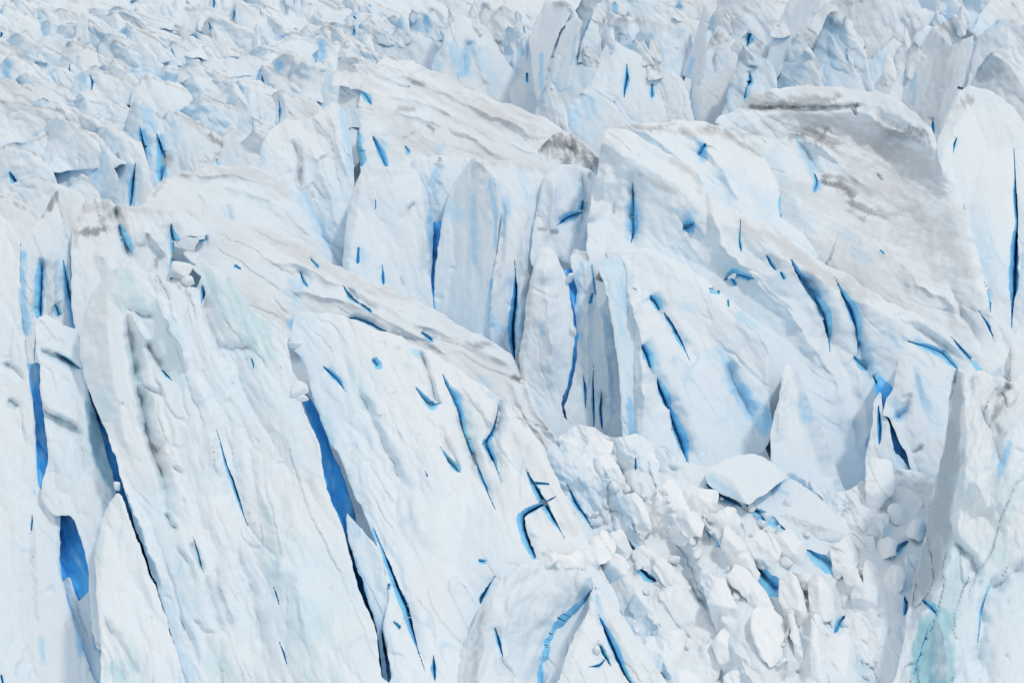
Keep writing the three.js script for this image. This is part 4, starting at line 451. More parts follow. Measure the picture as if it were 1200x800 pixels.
iceMass({ name: 'serac', category: 'serac', label: 'tall grey-blue slab face leaning right behind the dirt-streaked dome', o: [1094, 28, 1104, 40, 1115, 50, 1128, 44, 1142, 38, 1138, 60, 1130, 80, 1122, 105, 1112, 130, 1105, 155, 1098, 175, 1085, 160, 1060, 140, 1040, 125, 1056, 110, 1066, 90, 1075, 66, 1084, 46], s: 0.3, tx: 0.8, at: 190, n: [0.4, 0.7], ang: 105, aniso: 5, er: 4, ink: [[[1100, 40, 1095, 80, 1080, 130, 1095, 160], 50, 's', 0.5], [[1105, 50, 1100, 100, 1090, 140], 18, 'S', 0.35], [[1072, 90, 1068, 120], 6, 'B', 0.5], [[1112, 46, 1130, 46], 9, 'd', 0.35]], cracks: [[[1094, 140, 1, 1094, 148, 3, 1095, 156, 1.2], 2, 0]] });  // grey inks add painted shade to the left-turned face
iceMass({ name: 'serac', category: 'serac', label: 'sunlit narrow ice blade against the tall grey-blue slab face', o: [1084, 28, 1090, 27, 1095, 31, 1088, 48, 1080, 68, 1072, 90, 1066, 112, 1056, 122, 1030, 115, 1025, 100, 1034, 88, 1048, 80, 1060, 65, 1070, 48, 1078, 36], s: 0.4, tx: -0.3, at: 190, dz: 2, n: [0.5, 0.6], er: 3, cool: 0.05, folds: [[[1088, 28, 1072, 60, 1056, 90, 1042, 115], 'L', 2.2, 30]], ink: [[[1072, 50, 1052, 82, 1035, 105], 12, 's', 0.5], [[1052, 70, 1044, 78], 4, 'd', 0.7]] });
fin(1165, 58, 80, 90, 0.45, { label: 'white ice dome with a dirt hollow behind the clean white wall', dr: 0.3, dl: 0.5, tx: -0.1, ink: [[[1140, 115, 1132, 118], 9, 'd', 0.7], [[1163, 52, 1162, 62], 4, 'd', 0.6], [[1150, 85, 1180, 85], 20, 'g', 0.5]] });
fin(1048, 40, 60, 60, 0.5, { label: 'rounded bluish white serac left of the sunlit blade', dr: 0.5, dl: 0.5, cool: 0.35, tx: 0.1, ink: [[[1030, 65, 1035, 75], 14, 'b', 0.5]] });
fin(935, 38, 60, 80, 0.5, { label: 'bluish shaded serac wedge in front of the long grey blade', dr: 0.5, dl: 0.8, tx: 0.6, ink: [[[943, 60, 938, 90], 6, 'B', 0.4], [[912, 62, 905, 72], 7, 'd', 0.5]] });
fin(978, 10, 76, 90, 0.45, { label: 'peaked serac with grey dirty tip and pale flank', dr: 0.5, dl: 0.7, grey: 0.4, ink: [[[978, 12, 972, 25, 985, 32], 12, 'd', 0.45], [[960, 55, 1000, 80], 4, 'd', 0.35], [[1013, 30, 1013, 40], 3, 'B', 0.8]], cracks: [[[1017, 46, 2, 1016, 52, 6, 1014, 57, 2], 3, 0]] });
fin(880, 50, 60, 75, 0.5, { label: 'white serac with small blue eyes below the dirty hollow', dr: 0.3, dl: 0.6, cool: 0.2, cracks: [[[879, 38 + 20, 1, 879, 62, 1.5], 1, 0], [[879, 88, 2, 880, 96, 5, 877, 100, 2], 2, 0], [[875, 104, 1.5, 873, 114, 3], 2, 0]], ink: [[[879, 90, 875, 112], 6, 'b', 0.7], [[855, 100, 848, 125], 5, 'B', 0.6]] });
fin(878, 36, 40, 30, 0.5, { label: 'little ice knob holding a blue niche', dr: 0.5, cracks: [[[877, 52, 4, 879, 44, 8, 880, 40, 3], 2, 0]], at: 62 });
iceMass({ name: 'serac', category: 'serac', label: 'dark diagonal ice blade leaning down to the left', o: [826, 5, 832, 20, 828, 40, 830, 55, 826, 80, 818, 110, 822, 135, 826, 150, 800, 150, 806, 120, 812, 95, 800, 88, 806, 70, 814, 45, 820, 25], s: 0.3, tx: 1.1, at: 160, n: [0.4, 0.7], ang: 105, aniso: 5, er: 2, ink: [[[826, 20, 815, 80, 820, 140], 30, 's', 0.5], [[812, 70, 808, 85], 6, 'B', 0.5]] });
fin(845, 30, 56, 70, 0.5, { label: 'serac with a dirt smudge beside the dark diagonal blade', dr: 0.3, dl: 0.7, ink: [[[840, 42, 850, 45], 13, 'd', 0.45], [[870, 15, 850, 20], 12, 'g', 0.5]] });
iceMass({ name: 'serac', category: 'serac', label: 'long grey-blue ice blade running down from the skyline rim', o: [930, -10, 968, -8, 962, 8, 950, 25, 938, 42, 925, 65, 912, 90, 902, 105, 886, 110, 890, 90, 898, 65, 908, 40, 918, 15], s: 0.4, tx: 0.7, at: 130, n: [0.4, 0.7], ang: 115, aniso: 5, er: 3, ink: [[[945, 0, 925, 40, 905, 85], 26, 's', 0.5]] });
iceMass({ name: 'serac', category: 'serac', label: 'square white serac with a flat grey cornice', o: [712, 30, 720, 22, 735, 19, 750, 22, 770, 25, 790, 28, 808, 36, 812, 55, 806, 80, 800, 100, 780, 130, 730, 130, 715, 80, 712, 50], s: 0.4, tx: 0.05, at: 150, n: [1.1, 1.6], ang: 84, er: 4, folds: [[[783, 30, 778, 60, 774, 90], 'L', 0.4, 60]], ink: [[[720, 26, 750, 25, 785, 30], 7, 'g', 0.9], [[760, 40, 765, 65], 26, 's', 0.7], [[736, 45, 748, 60], 6, 's', 0.6]] });
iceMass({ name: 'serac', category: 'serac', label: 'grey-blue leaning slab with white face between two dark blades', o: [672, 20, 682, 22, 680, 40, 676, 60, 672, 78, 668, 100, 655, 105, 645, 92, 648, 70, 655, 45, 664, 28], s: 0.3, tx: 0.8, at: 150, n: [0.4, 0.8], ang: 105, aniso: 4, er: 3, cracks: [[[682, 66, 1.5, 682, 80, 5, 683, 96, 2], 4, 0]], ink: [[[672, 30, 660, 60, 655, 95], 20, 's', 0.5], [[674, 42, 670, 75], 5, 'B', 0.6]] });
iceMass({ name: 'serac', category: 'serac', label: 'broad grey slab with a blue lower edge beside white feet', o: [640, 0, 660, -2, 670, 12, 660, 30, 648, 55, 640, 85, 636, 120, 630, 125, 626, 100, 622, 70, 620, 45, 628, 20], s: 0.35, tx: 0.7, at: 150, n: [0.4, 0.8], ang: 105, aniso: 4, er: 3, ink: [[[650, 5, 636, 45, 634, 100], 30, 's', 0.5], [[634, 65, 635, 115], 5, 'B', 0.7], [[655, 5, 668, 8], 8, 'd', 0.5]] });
fin(612, 25, 34, 100, 0.4, { label: 'thin white serac crest with a blue eye near its top', dr: 0.3, dl: 0.5, cracks: [[[610, 30, 4, 611, 38, 6], 2.5, 0], [[618, 86, 2, 618, 95, 3], 2, 0]] });
iceMass({ name: 'serac', category: 'serac', label: 'wide blue-faced serac with rounded white cap', o: [518, 55, 522, 35, 530, 20, 542, 17, 556, 22, 570, 32, 580, 48, 592, 66, 605, 85, 618, 105, 622, 140, 560, 125, 520, 100, 505, 90, 508, 70], s: 0.5, tx: 0.05, at: 160, n: [0.8, 0.7], er: 7, folds: [[[535, 22, 528, 45, 522, 70], 'L', 1.0, 20]], ridges: [[[554, 45, 545, 65, 543, 85], -1.2, 8, 12], [[556, 42, 562, 70, 570, 100], 1, 12, 14]], ink: [[[530, 55, 535, 75, 545, 85], 16, 'B', 0.5], [[550, 50, 545, 85], 9, 'B', 0.5], [[512, 65, 515, 80], 12, 'b', 0.7], [[582, 46, 585, 52], 4, 'd', 0.7], [[560, 60, 580, 100], 18, 'b', 0.4]] });
fin(590, 5, 60, 60, 0.4, { label: 'dirt-marked serac behind the wide blue-faced one', dr: 0.5, ink: [[[575, 10, 580, 2], 7, 'd', 0.5], [[583, 48, 586, 52], 5, 'd', 0.6]] });
fin(1172, 20, 90, 70, 0.35, { label: 'grey ribbed serac above the white dome with dirt hollow', dr: 0.2, tx: 0.5, ink: [[[1150, 28, 1170, 24], 10, 'b', 0.5]] });
fin(1120, 18, 70, 50, 0.4, { label: 'dirty sagging ice saddle between two grey seracs', dr: 0.6, dl: 0.3, grey: 0.5, ink: [[[1100, 25, 1120, 38, 1140, 42], 10, 'd', 0.5]] });
// upper left: look-alikes
const tops = [[198, 150, 'the clean triangular face'], [168, 150, 'the blue-veined pillar'], [140, 180, 'the grit-lined pillar'], [40, 140, 'the broad smooth ice back'], [15, 200, 'the low serac with the blue gash'], [81, 85, 'the serac with a hairline slit'], [175, 30, 'the serac with a dark blue slit'], [318, 20, 'the upright bluish fin'], [395, 25, 'the grey-shaded fin'], [388, 95, 'the serac with the blue flute'], [280, 210, 'the smooth pale dome'], [470, 110, 'the combed ridge'], [540, 60, 'the wide blue-faced serac'], [640, 40, 'the broad grey slab'], [760, 40, 'the square serac'], [840, 40, 'the dark diagonal blade'], [950, 20, 'the long grey-blue blade'], [1050, 10, 'the serac with a strong blue hollow'], [1165, 40, 'the grey ribbed serac']];
const L1 = [
  [198, 128, 74, 62, 0.12, { label: 'clean triangular white serac face with a blue notch at its foot', dr: 0.75, dl: 0.25, tx: -0.15, cracks: [[[255, 188, 4, 260, 192, 8, 263, 194, 4], 2, 0]], ink: [[[212, 135, 250, 165], 5, 'g', 0.6], [[246, 158, 262, 172], 5, 'd', 0.6]] }],
  [160, 115, 30, 95, 0.3, { label: 'blue-veined ice pillar with deep blue slots at its foot', dr: 0.25, dl: 0.3, cool: 0.5, cracks: [[[164, 155, 2, 166, 170, 6, 168, 188, 5], 3.5, 2], [[185, 165, 3, 190, 185, 8, 188, 205, 6], 4, 2]], ink: [[[165, 125, 172, 150], 18, 'b', 0.8], [[172, 135, 178, 145], 12, 'b', 0.7], [[168, 155, 170, 190], 10, 'B', 0.7], [[190, 160, 190, 200], 10, 'B', 0.8]] }],
  [130, 145, 44, 80, 0.4, { label: 'white ice pillar with dark grit lines above a blue slot', dr: 0.3, dl: 0.4, cracks: [[[157, 198, 1.5, 155, 215, 5, 153, 235, 3], 4, 1]], ink: [[[138, 180, 140, 190], 5, 'd', 0.7], [[155, 200, 153, 235], 9, 'B', 0.6]] }],
  [117, 168, 30, 60, 0.5, { tx: 0.5, ink: [[[118, 175, 115, 200], 14, 'b', 0.9]], label: 'blue-sided ice stub beside the grit-lined pillar' }],
  [85, 158, 44, 70, 0.35, { dr: 0.4 }], [58, 153, 56, 62, 0.5, { dr: 0.4, tx: 0 }], [10, 166, 60, 60, 0.4, { dr: 0.35, cracks: [[[12, 204, 3, 18, 215, 7, 24, 222, 4], 3, 2]], label: 'low white serac cut by a short bright blue gash' }],
  [38, 205, 60, 40, 0.4, { dr: 0.4 }], [6, 225, 50, 36, 0.4, { grey: 0.4, ink: [[[10, 236, 30, 245], 5, 'd', 0.4]] }], [96, 205, 34, 36, 0.5, {}],
  [272, 148, 50, 60, 0.3, { dr: 0.4, cool: 0.3 }], [300, 150, 60, 60, 0.45, { dr: 0.3 }], [235, 118, 90, 40, 0.3, { dr: 0.6, grey: 0.5, ink: [[[230, 140, 236, 142], 4, 'd', 0.5], [[245, 158, 262, 172], 4, 'd', 0.5]] }],
  [0, 116, 120, 60, 0.1, { label: 'broad smooth white ice back at the edge of the upper icefall', dr: 0.5, dl: 0.1 }],
  [100, 112, 70, 44, 0.4, { dr: 0.35 }], [52, 112, 34, 24, 0.5, { ink: [[[52, 114, 60, 115], 5, 'd', 0.7]] }],
  [172, 87, 50, 44, 0.25, { dr: 0.5, tx: -0.2 }], [165, 74, 100, 36, 0.2, { dr: 0.5, grey: 0.3 }], [150, 92, 26, 24, 0.4, { cool: 0.4 }], [188, 104, 20, 26, 0.5, { ink: [[[188, 108, 188, 124], 4, 'B', 0.7]] }],
  [255, 92, 60, 34, 0.4, { ink: [[[232, 100, 238, 104], 4, 'd', 0.5]] }], [285, 95, 30, 40, 0.5, {}], [320, 100, 50, 44, 0.35, {}], [352, 75, 24, 40, 0.4, { ink: [[[362, 90, 358, 96], 5, 'd', 0.6], [[350, 85, 348, 92], 6, 'B', 0.6]] }],
  [380, 68, 32, 56, 0.35, { tx: 0.4, ink: [[[388, 78, 388, 105], 9, 'b', 0.9]], label: 'small serac with a blue right-hand flute' }], [400, 78, 36, 44, 0.3, { dr: 0.3 }], [345, 112, 60, 44, 0.4, {}],
  [128, 38, 78, 44, 0.12, { dr: 0.7, tx: -0.15 }], [112, 29, 34, 44, 0.5, { dr: 0.5 }], [98, 38, 40, 60, 0.7, { dl: 0.7, tx: 0.2 }], [80, 72, 50, 36, 0.5, { cracks: [[[81, 78, 1, 81, 88, 2.5, 81, 97, 1.5], 2.5, 0]], label: 'white serac with one hairline blue slit' }], [58, 36, 40, 44, 0.5, { cool: 0.35 }], [18, 64, 60, 50, 0.35, { dr: 0.5 }], [0, 90, 44, 34, 0.4, { grey: 0.4 }], [45, 88, 40, 32, 0.4, {}],
  [240, 52, 70, 40, 0.2, { dr: 0.5 }], [210, 55, 50, 24, 0.4, { grey: 0.4 }], [175, 6, 50, 46, 0.35, { dr: 0.6, cracks: [[[172, 32, 2, 171, 40, 5, 171, 48, 2], 3, 0]], label: 'sloping white serac with a short dark blue slit' }], [140, 28, 30, 20, 0.5, {}], [245, 20, 26, 30, 0.4, { cool: 0.4, tx: -0.2 }], [262, 28, 26, 30, 0.5, { cool: 0.4 }], [285, 35, 40, 40, 0.4, {}], [312, 55, 44, 34, 0.4, {}],
  [345, 42, 70, 36, 0.3, { dr: 0.5 }], [415, 50, 40, 40, 0.4, {}], [400, 8, 36, 44, 0.6, { tx: 0.5, label: 'small grey-shaded fin standing over the combed ridge' }], [350, 16, 40, 34, 0.5, {}], [318, -6, 26, 52, 0.3, { tx: 0.7, ink: [[[314, 30, 314, 42], 4, 'B', 0.5]], label: 'upright bluish fin at the rim of the upper left icefall' }],
  [440, 22, 60, 50, 0.4, { dr: 0.5 }], [470, 30, 80, 50, 0.2, { dr: 0.7, tx: 0.1 }], [420, -5, 40, 40, 0.4, { tx: 0.3, cool: 0.4 }], [498, 15, 40, 60, 0.4, {}], [480, -8, 40, 30, 0.5, { cool: 0.6, ink: [[[478, 2, 485, 10], 14, 'B', 0.8]], label: 'serac cap with a square blue hollow at the top rim' }],
  [60, 6, 60, 40, 0.5, {}], [12, 4, 30, 40, 0.5, { cool: 0.5, tx: 0.4, ink: [[[12, 16, 14, 24], 4, 'B', 0.7]] }], [110, 0, 60, 36, 0.5, {}], [150, -6, 40, 30, 0.4, {}], [215, 5, 80, 40, 0.3, { grey: 0.5 }], [260, -2, 90, 40, 0.3, { grey: 0.6, ink: [[[262, 16, 276, 16], 4, 'd', 0.5]] }], [372, -8, 40, 34, 0.4, { cool: 0.4, ink: [[[372, 0, 376, 6], 12, 'B', 0.6]] }], [520, -10, 60, 44, 0.4, {}], [560, -14, 60, 46, 0.5, { tx: 0.4 }], [620, -14, 60, 50, 0.5, { grey: 0.5 }], [690, -20, 50, 60, 0.5, { tx: 0.5 }], [735, -16, 90, 60, 0.3, { dr: 0.7 }], [800, -14, 70, 40, 0.4, {}], [870, -16, 90, 60, 0.4, { grey: 0.4 }], [1000, -12, 100, 50, 0.3, { grey: 0.5 }], [1050, -16, 50, 40, 0.5, { cool: 0.7, ink: [[[1048, 0, 1055, 8], 12, 'B', 0.9]], label: 'far serac with a strong blue hollow at the top rim' }], [1100, -16, 50, 50, 0.5, { tx: 0.5 }], [1140, -14, 80, 40, 0.4, { grey: 0.5 }], [1195, -10, 60, 40, 0.5, { grey: 0.4 }]];
L1.sort((a, b) => (b[1] + b[3]) - (a[1] + a[3]));
for (const [x, y, w, h, f, M] of L1) fin(x, y, w, h, f, { label: `${y < 2 ? 'distant rim' : ''} ${h > 1.1 * w ? 'narrow' : w > 1.6 * h ? 'long low' : w > 55 ? 'broad' : 'small'} ${(M.grey ?? 0) > 0.3 ? 'greyish' : (M.cool ?? 0) > 0.3 ? 'bluish' : 'white'} serac beside ${tops.reduce((a, e) => Math.hypot(e[0] - x, e[1] - y) < Math.hypot(a[0] - x, a[1] - y) ? e : a)[2]}`.trim(), group: UP, wide: rr(1.2, 1.7), ...M });

iceMass({ name: 'ice_slope', category: 'ice slope', label: 'rumpled white ice the upper left seracs break out of', o: [-60, -40, 660, -40, 640, 60, 600, 110, 500, 110, 440, 120, 420, 190, 330, 240, 180, 240, 90, 270, -60, 290], s: 1.9, at: 130, dz: 11, free: true, n: [3.4, 2.8], ang: 40, aniso: 1.6, cool: 0.25, grey: 0.2, g: 2 });
iceMass({ name: 'ice_slope', category: 'ice slope', label: 'rumpled white ice below the upper right seracs', o: [600, -40, 1260, -40, 1260, 200, 1100, 200, 1000, 150, 880, 150, 700, 190, 600, 190], s: 1.7, at: 90, dz: 18, free: true, n: [2.4, 2.2], ang: 75, aniso: 1.8, cool: 0.3, grey: 0.2, g: 2 });
// the crowd of small pinnacles
const CROWD = 'small ice pinnacles of the upper icefall';
const kinds = ['thin leaning', 'stubby', 'sharp', 'long wave-like'];
for (let i = 0; i < 330; i++) {
  const zone = i % 10, wave = zone < 5; let x, y;
  if (zone < 6) { x = rr(-15, 425); y = rr(-26, x < 95 ? 135 : x < 205 ? 78 : x < 330 ? 112 : 75); } else if (zone < 8) { x = rr(420, 720); y = rr(-4, x > 590 ? 60 : 34); } else { x = rr(680, 1195); y = rr(-4, 62); }
  const sc = 0.7 + y / 230, k = wave ? 3 : i % 3, w = sc * (wave ? rr(45, 105) : k === 0 ? rr(10, 18) : rr(16, 34)), h = sc * (wave ? rr(20, 38) : k === 0 ? rr(24, 40) : k === 1 ? rr(14, 22) : rr(20, 36)), blue = rnd() < (wave ? 0.35 : 0.25), zf = (a, b) => zFront[Math.floor((b + 200) / ZC) * ZW + Math.floor((a + 200) / ZC)], yA = y + h * (wave ? 0.7 : 0.85), zA = zf(x, yA), land = tops.reduce((a, e) => Math.hypot(e[0] - x, e[1] - y) < Math.hypot(a[0] - x, a[1] - y) ? e : a)[2];
  // only where the ice below carries it: ground that runs on downhill under the whole foot
  const holds = [-0.35, 0, 0.35, 0.7].every(e => { const zb = zf(x + e * w, yA + h * 0.45); return zb > 0 && zb < zA - 0.15; }) && (wave || zf(x, yA - 16) - zA > 16 * mpp(zA) * 0.7);
  if (!holds) continue;
  fin(x, y, w, h, wave ? rr(0.08, 0.3) : k === 0 ? rr(0.2, 0.6) : rr(0.15, 0.45), { name: wave ? 'ice_ridge' : 'ice_pinnacle', category: wave ? 'ice ridge' : 'ice pinnacle', label: `${wave ? (w > 75 * sc ? 'broad' : 'short') + (h > 29 * sc ? ' high' : ' low') : kinds[k]} small ${blue ? 'blue-stained' : 'white'} ice ${wave ? 'ridge' : 'pinnacle'} near ${land}`, group: wave ? 'small ice ridges of the upper icefall' : CROWD, on: rr(0.0, 0.5), at: y + h * (wave ? 0.7 : 0.85), kl: wave ? rr(0.6, 2.0) : rr(0.5, 1.8), dr: wave ? rr(0.6, 1.0) : rr(0.35, 0.8), s: wave ? rr(0.6, 1.0) : rr(0.4, 0.8), tx: wave ? rr(-0.2, 0.1) : rr(-0.4, 0.4), thick: 5, jag: 1.8, g: 1.4, n: [0.8, 1.1], cool: rr(0.0, 0.15), grey: rr(0.05, 0.35), ink: blue ? [[[x - w * 0.1, y + h * 0.4, x - w * 0.1, y + h * 0.9], Math.min(9, w * 0.35), rnd() < 0.5 ? 'b' : 'B', 0.8]] : [],
    cracks: rnd() < 0.12 ? [[[x - w * 0.02, y + h * 0.45, 1.2, x, y + h * 0.65, 2.6, x - 1, y + h * 0.9, 1.4], 2.5, 0]] : [] });
}
// ---------------------------------------------------------------- loose ice: chiselled blocks lying on the rubble slope
function block(px, py, w, h, lean, o = {}) {
  const z0 = (() => { let best = 0; for (let b = 0; b <= 2; b++) { const c = Math.floor((py + h * 0.25 * b / 2 + 200) / ZC) * ZW + Math.floor((px + 200) / ZC); if (zFront[c] > 0) best = best ? Math.min(best, zFront[c]) : zFront[c]; } return best || base(py + h * 0.4); })();
  const m = mpp(z0), a = w * m / 2, b = h * m / 2, c = (o.deep ?? rr(0.8, 1.3)) * Math.min(a, b) * 1.1;
  const G = new THREE.IcosahedronGeometry(1, o.det ?? 9), P = G.attributes.position, n = P.count;
  const planes = []; const np = o.np ?? 9; for (let i = 0; i < np; i++) { const v = new THREE.Vector3(rr(-1, 1), rr(-0.8, 1), rr(-0.3, 1)).normalize(); planes.push([v.x, v.y, v.z, rr(0.62, 1)]); }
  planes.push([0, -1, 0, 1], [0, 0, -1, 1], [1, 0, 0, 1], [-1, 0, 0, 1], [0, 1, 0, 1]);
  const pw = o.pw ?? 9, sd = rr(0, 90), cl = Math.cos(lean * Math.PI / 180), sl = Math.sin(lean * Math.PI / 180), pos = new Float32Array(n * 3), col = new Float32Array(n * 3);
  for (let i = 0; i < n; i++) {
    const x = P.getX(i), y = P.getY(i), z = P.getZ(i); let s = 0;
    for (const p of planes) { const d = (x * p[0] + y * p[1] + z * p[2]) / p[3]; if (d > 0) s += Math.pow(d, pw); }
    const r = Math.pow(s, -1 / pw) * (1 + 0.06 * Math.abs(noise(x * 2.2 + sd, y * 2.2, z * 2.2)) + 0.05 * noise(x * 5 + sd, y * 5, z * 5));
    const X = x * r * a, Y = y * r * b; pos[i * 3] = X * cl - Y * sl; pos[i * 3 + 1] = X * sl + Y * cl; pos[i * 3 + 2] = z * r * c;
    const t = fbm(x * 2 + sd, y * 2, z * 2, 2), k = (o.cool ?? 0.14) * sstep(-0.3, 0.6, t), q = (o.grey ?? 0.05);
    for (let e = 0; e < 3; e++) col[i * 3 + e] = lerp(lerp(WHITE[e], PALE[e], k), GREY[e], q);
  }
  const g0 = new THREE.BufferGeometry(); g0.setAttribute('position', new THREE.BufferAttribute(pos, 3));
  const root = new THREE.Mesh(g0, iceMat); root.name = numbered(o.name ?? 'ice_block'); root.castShadow = root.receiveShadow = true;
  g0.setAttribute('color', new THREE.BufferAttribute(col, 3));
  weld(g0);
  const q = [0, 0, 0]; world(px, py, z0 + (o.dz ?? 0) + 0.2 * c, q, 0); root.position.set(...q);
  root.userData = { label: o.label, category: o.category ?? 'ice block' }; if (o.group) root.userData.group = o.group;
  scene.add(root);
  for (let y = py - h / 2; y <= py + h / 2; y += ZC) for (let x = px - w / 2; x <= px + w / 2; x += ZC) { if (((x - px) / w) ** 2 + ((y - py) / h) ** 2 > 0.2) continue; const k = Math.floor((y + 200) / ZC) * ZW + Math.floor((x + 200) / ZC); const zz = z0 - 0.5 * c; if (zFront[k] <= 0 || zFront[k] > zz) zFront[k] = zz; }
}
function weld(g) {                                          // smooth shading across the triangles of the icosahedron
  const p = g.attributes.position, map = new Map(), acc = new Float32Array(p.count * 3), at = new Int32Array(p.count), A = new THREE.Vector3(), B = new THREE.Vector3(), C = new THREE.Vector3();
  for (let i = 0; i < p.count; i++) { const k = `${Math.round(p.getX(i) * 1e3)},${Math.round(p.getY(i) * 1e3)},${Math.round(p.getZ(i) * 1e3)}`; if (!map.has(k)) map.set(k, i); at[i] = map.get(k); }
  for (let i = 0; i < p.count; i += 3) { A.fromBufferAttribute(p, i); B.fromBufferAttribute(p, i + 1); C.fromBufferAttribute(p, i + 2); B.sub(A); C.sub(A); B.cross(C); for (let e = 0; e < 3; e++) { const v = at[i + e] * 3; acc[v] += B.x; acc[v + 1] += B.y; acc[v + 2] += B.z; } }
  const n = new Float32Array(p.count * 3);
  for (let i = 0; i < p.count; i++) { const v = at[i] * 3, L = Math.hypot(acc[v], acc[v + 1], acc[v + 2]) || 1; n[i * 3] = acc[v] / L; n[i * 3 + 1] = acc[v + 1] / L; n[i * 3 + 2] = acc[v + 2] / L; }
  g.setAttribute('normal', new THREE.BufferAttribute(n, 3));
}

const marks = [[875, 560, 'the wedge-shaped block'], [945, 600, 'the long tilted slab'], [660, 690, 'the low split mound'], [1080, 700, 'the tall pale serac'], [700, 540, 'the slender pillars'], [930, 500, 'the thin white blade'], [1060, 500, 'the thumb-shaped spire'], [800, 500, 'the bulging slab'], [640, 580, 'the broad bright slab']];
const near = (x, y, list) => list.reduce((a, e) => Math.hypot(e[0] - x, e[1] - y) < Math.hypot(a[0] - x, a[1] - y) ? e : a)[2];
const RUB = 'loose ice chunks on the rubble slope', RL = 'loose white ice chunk lying on the rubble slope';
iceMass({ name: 'ice_block', category: 'ice block', label: 'large wedge-shaped ice block with a shaded blue underside', on: 2.2, at: 575, thick: 5, o: [828, 552, 845, 541, 868, 532, 892, 533, 908, 543, 922, 558, 905, 572, 886, 586, 878, 590, 858, 584, 840, 575, 829, 565], s: 1.0, n: [0.4, 0.5], tx: -0.2, folds: [[[820, 550, 846, 556, 862, 568, 880, 596], 'L', 1.2, 60]], jag: 0.8, ink: [[[835, 562, 850, 575, 865, 584], 9, 'b', 0.7]] });  // pale blue ink puts shade into the colour of the lower left face
iceMass({ name: 'ice_slab', category: 'ice slab', label: 'long tilted ice slab resting against the wedge-shaped block', on: 1.6, at: 615, thick: 5, o: [878, 590, 900, 573, 922, 560, 940, 566, 960, 582, 978, 598, 1000, 612, 1012, 628, 985, 634, 950, 632, 920, 622, 898, 610], s: 0.9, n: [0.4, 0.5], tx: -0.2, folds: [[[928, 556, 908, 578, 896, 612], 'L', 1.8, 30], [[880, 600, 930, 605, 1012, 628], 'L', 1.0, 40]], jag: 0.8, ink: [[[918, 562, 898, 578, 884, 590], 7, 'b', 0.8], [[914, 574, 922, 579], 4, 'b', 0.9]] });  // pale blue along the left face is painted shade
function chunk(cx, cy, w, h, lean, M) {
  const n = 7 + Math.floor(rnd() * 3), a = -lean * Math.PI / 180, c = Math.cos(a), s = Math.sin(a), o = [], p0 = rr(0, 6);
  for (let i = 0; i < n; i++) { const t = (i + rr(-0.25, 0.25)) / n * 6.2832 + p0, q = rr(0.72, 1.0), x = Math.sign(Math.cos(t)) * Math.pow(Math.abs(Math.cos(t)), 0.7) * w / 2 * q, y = Math.sign(Math.sin(t)) * Math.pow(Math.abs(Math.sin(t)), 0.7) * h / 2 * q; o.push(cx + x * c - y * s, cy + x * s + y * c); }
  const L = (u, v) => [cx + u * w * c - v * h * s, cy + u * w * s + v * h * c], k = rr(-0.2, 0.2), q = rr(-0.2, 0.2);
  iceMass({ name: 'ice_chunk', category: 'ice chunk', label: `${h > 1.5 * w ? 'tall splinter-like' : h < 0.8 * w ? 'low flat' : w > 42 ? 'big blocky' : 'small blocky'} ice chunk on the rubble slope near ${near(cx, cy, marks)}`, group: RUB, o, on: rr(0.1, 0.7), thick: 3, whiteFlank: true, base: 'W', s: rr(0.5, 1.0), tx: rr(-0.3, 0.1), at: Math.min(795, cy + h * 0.3), n: [0.5, 0.9], g: 1.5, jag: 2.4, cool: rr(0.05, 0.25), ang: 56, folds: [[[...L(k, -0.6), ...L(k + q, 0), ...L(k, 0.6)], 'L', rr(0.3, 1.1), 60], [[...L(-0.6, q - 0.1), ...L(0.1, q), ...L(0.6, q + 0.1)], 'L', rr(0.2, 1.2), 60], [[...L(k + 0.2, -0.6), ...L(k + 0.25, 0), ...L(k + 0.2, 0.6)], 'R', rr(0.2, 1.2), 60]], ...M });
}
const spots = [
  [790, 592, 44, 56, 35], [760, 575, 52, 40, -30], [820, 588, 46, 42, -20], [800, 615, 56, 38, -40], [850, 612, 46, 42, -20], [835, 642, 56, 40, -40], [775, 622, 40, 70, 30], [745, 602, 36, 66, 30], [868, 650, 38, 66, 30], [893, 640, 54, 44, -40], [925, 642, 52, 32, -35], [990, 650, 46, 54, 0], [1012, 640, 32, 40, 5], [1022, 672, 34, 40, 0], [1000, 612, 40, 26, -10], [1030, 610, 36, 28, 0], [1052, 602, 32, 26, 0], [1030, 565, 50, 58, 5], [1062, 588, 42, 32, -20], [1046, 682, 30, 56, -8], [1014, 702, 40, 44, 0], [962, 702, 46, 54, 10], [928, 702, 36, 66, 20], [900, 742, 52, 84, 25], [850, 722, 44, 96, 28], [812, 722, 44, 96, 30], [780, 764, 64, 54, -20], [824, 772, 64, 44, -30], [862, 772, 50, 66, 20], [872, 802, 68, 44, -10], [800, 804, 58, 36, 10], [702, 640, 42, 44, -50], [716, 662, 50, 30, -35], [690, 660, 34, 30, 0], [736, 692, 36, 56, 30], [668, 655, 44, 24, -10], [642, 652, 34, 20, 0], [756, 722, 34, 60, 30], [1008, 744, 48, 60, 0], [1030, 768, 38, 76, 0], [985, 776, 44, 76, 8], [958, 772, 26, 100, 8], [936, 760, 15, 100, 6], [720, 560, 32, 66, 32], [700, 530, 44, 40, -20], [690, 552, 30, 56, 35], [770, 545, 40, 28, -10], [668, 522, 40, 24, -30], [880, 690, 34, 60, 25], [835, 690, 30, 50, 30], [790, 680, 30, 60, 32], [940, 680, 30, 30, 0], [1040, 640, 30, 24, 0], [1075, 620, 26, 30, -10], [1070, 660, 24, 30, 0], [1000, 680, 26, 30, 10], [760, 655, 30, 40, 30], [730, 640, 26, 44, 32]];
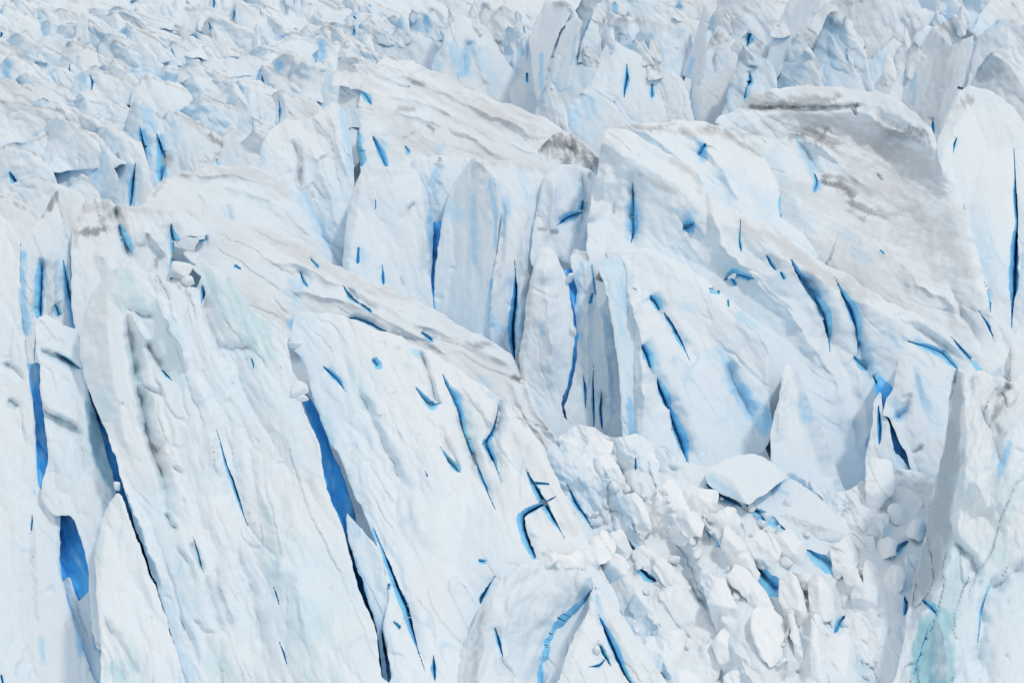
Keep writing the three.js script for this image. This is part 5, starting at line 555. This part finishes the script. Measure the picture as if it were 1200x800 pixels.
for (const [x, y, w, h, a] of spots) chunk(x, y, w * rr(0.8, 1.05), h * rr(1.0, 1.3), a + rr(-12, 12));
for (let i = 0; i < 110; i++) { const t = rnd(), x = 690 + 345 * rnd(), y = 520 + 60 * (x - 690) / 400 + (i % 3 ? rr(0, 250) : rr(40, 110)), s = 4 + 8 * t * t; block(x, y, s * rr(0.8, 1.5), s, rr(-50, 40), { det: 4, np: 7, label: `small broken ice fragment on the rubble slope near ${near(x, y, marks)}`, group: 'ice fragments on the rubble slope', name: 'ice_fragment', category: 'ice fragment', pw: 12 }); }
for (const [x, y, w, h] of [[668, 326, 11, 11], [673, 388, 7, 13], [350, 455, 20, 17], [354, 466, 14, 10], [346, 404, 18, 9], [212, 318, 26, 20], [222, 300, 24, 14], [219, 330, 14, 12], [136, 570, 8, 12]]) block(x, y, w, h, rr(-20, 20), { det: 6, label: 'white ice lump jammed in a blue gap between two masses', group: 'ice lumps jammed in gaps' });

// ---------------------------------------------------------------- the glacier itself, under and behind everything
{
  const q = [0, 0, 0]; world(600, 0, base(0), q, 0); const yA = q[1], zA = q[2]; world(600, 800, base(800), q, 0); const yB = q[1], zB = q[2];
  const k = (yA - yB) / (zA - zB), xs = [], zs = [];
  for (let x = -900; x <= 900; x += Math.abs(x) < 120 ? 1.2 : 12) xs.push(x);
  for (let z = -40; z >= -1200; z -= z < -190 && z > -470 ? 1.3 : 12) zs.push(z);
  const pos = [], col = [], idx = [];
  for (const z of zs) for (const x of xs) {
    const n = 3.2 * Math.abs(fbm(x * 0.05, z * 0.05, 1.7, 3)) + 0.8 * Math.abs(noise(x * 0.3, z * 0.3, 4.1)) + 0.25 * noise(x * 1.1, z * 1.1, 2);
    pos.push(x, yB + k * (z - zB) - 24 + n, z);
    const t = sstep(-0.5, 0.6, fbm(x * 0.2, z * 0.2, 9, 3)); for (let e = 0; e < 3; e++) col.push(lerp(WHITE[e], PALE[e], 0.15 + 0.3 * t));
  }
  const nx = xs.length;
  for (let j = 0; j < zs.length - 1; j++) for (let i = 0; i < nx - 1; i++) { const a = j * nx + i; idx.push(a, a + 1, a + nx, a + 1, a + nx + 1, a + nx); }
  const m = meshOf('glacier', pos, col, idx, iceMat, scene);
  m.userData = { kind: 'structure', label: 'white glacier ice underlying the broken icefall', category: 'glacier' };
}
console.log('built', scene.children.length);
renderer.render(scene, camera);
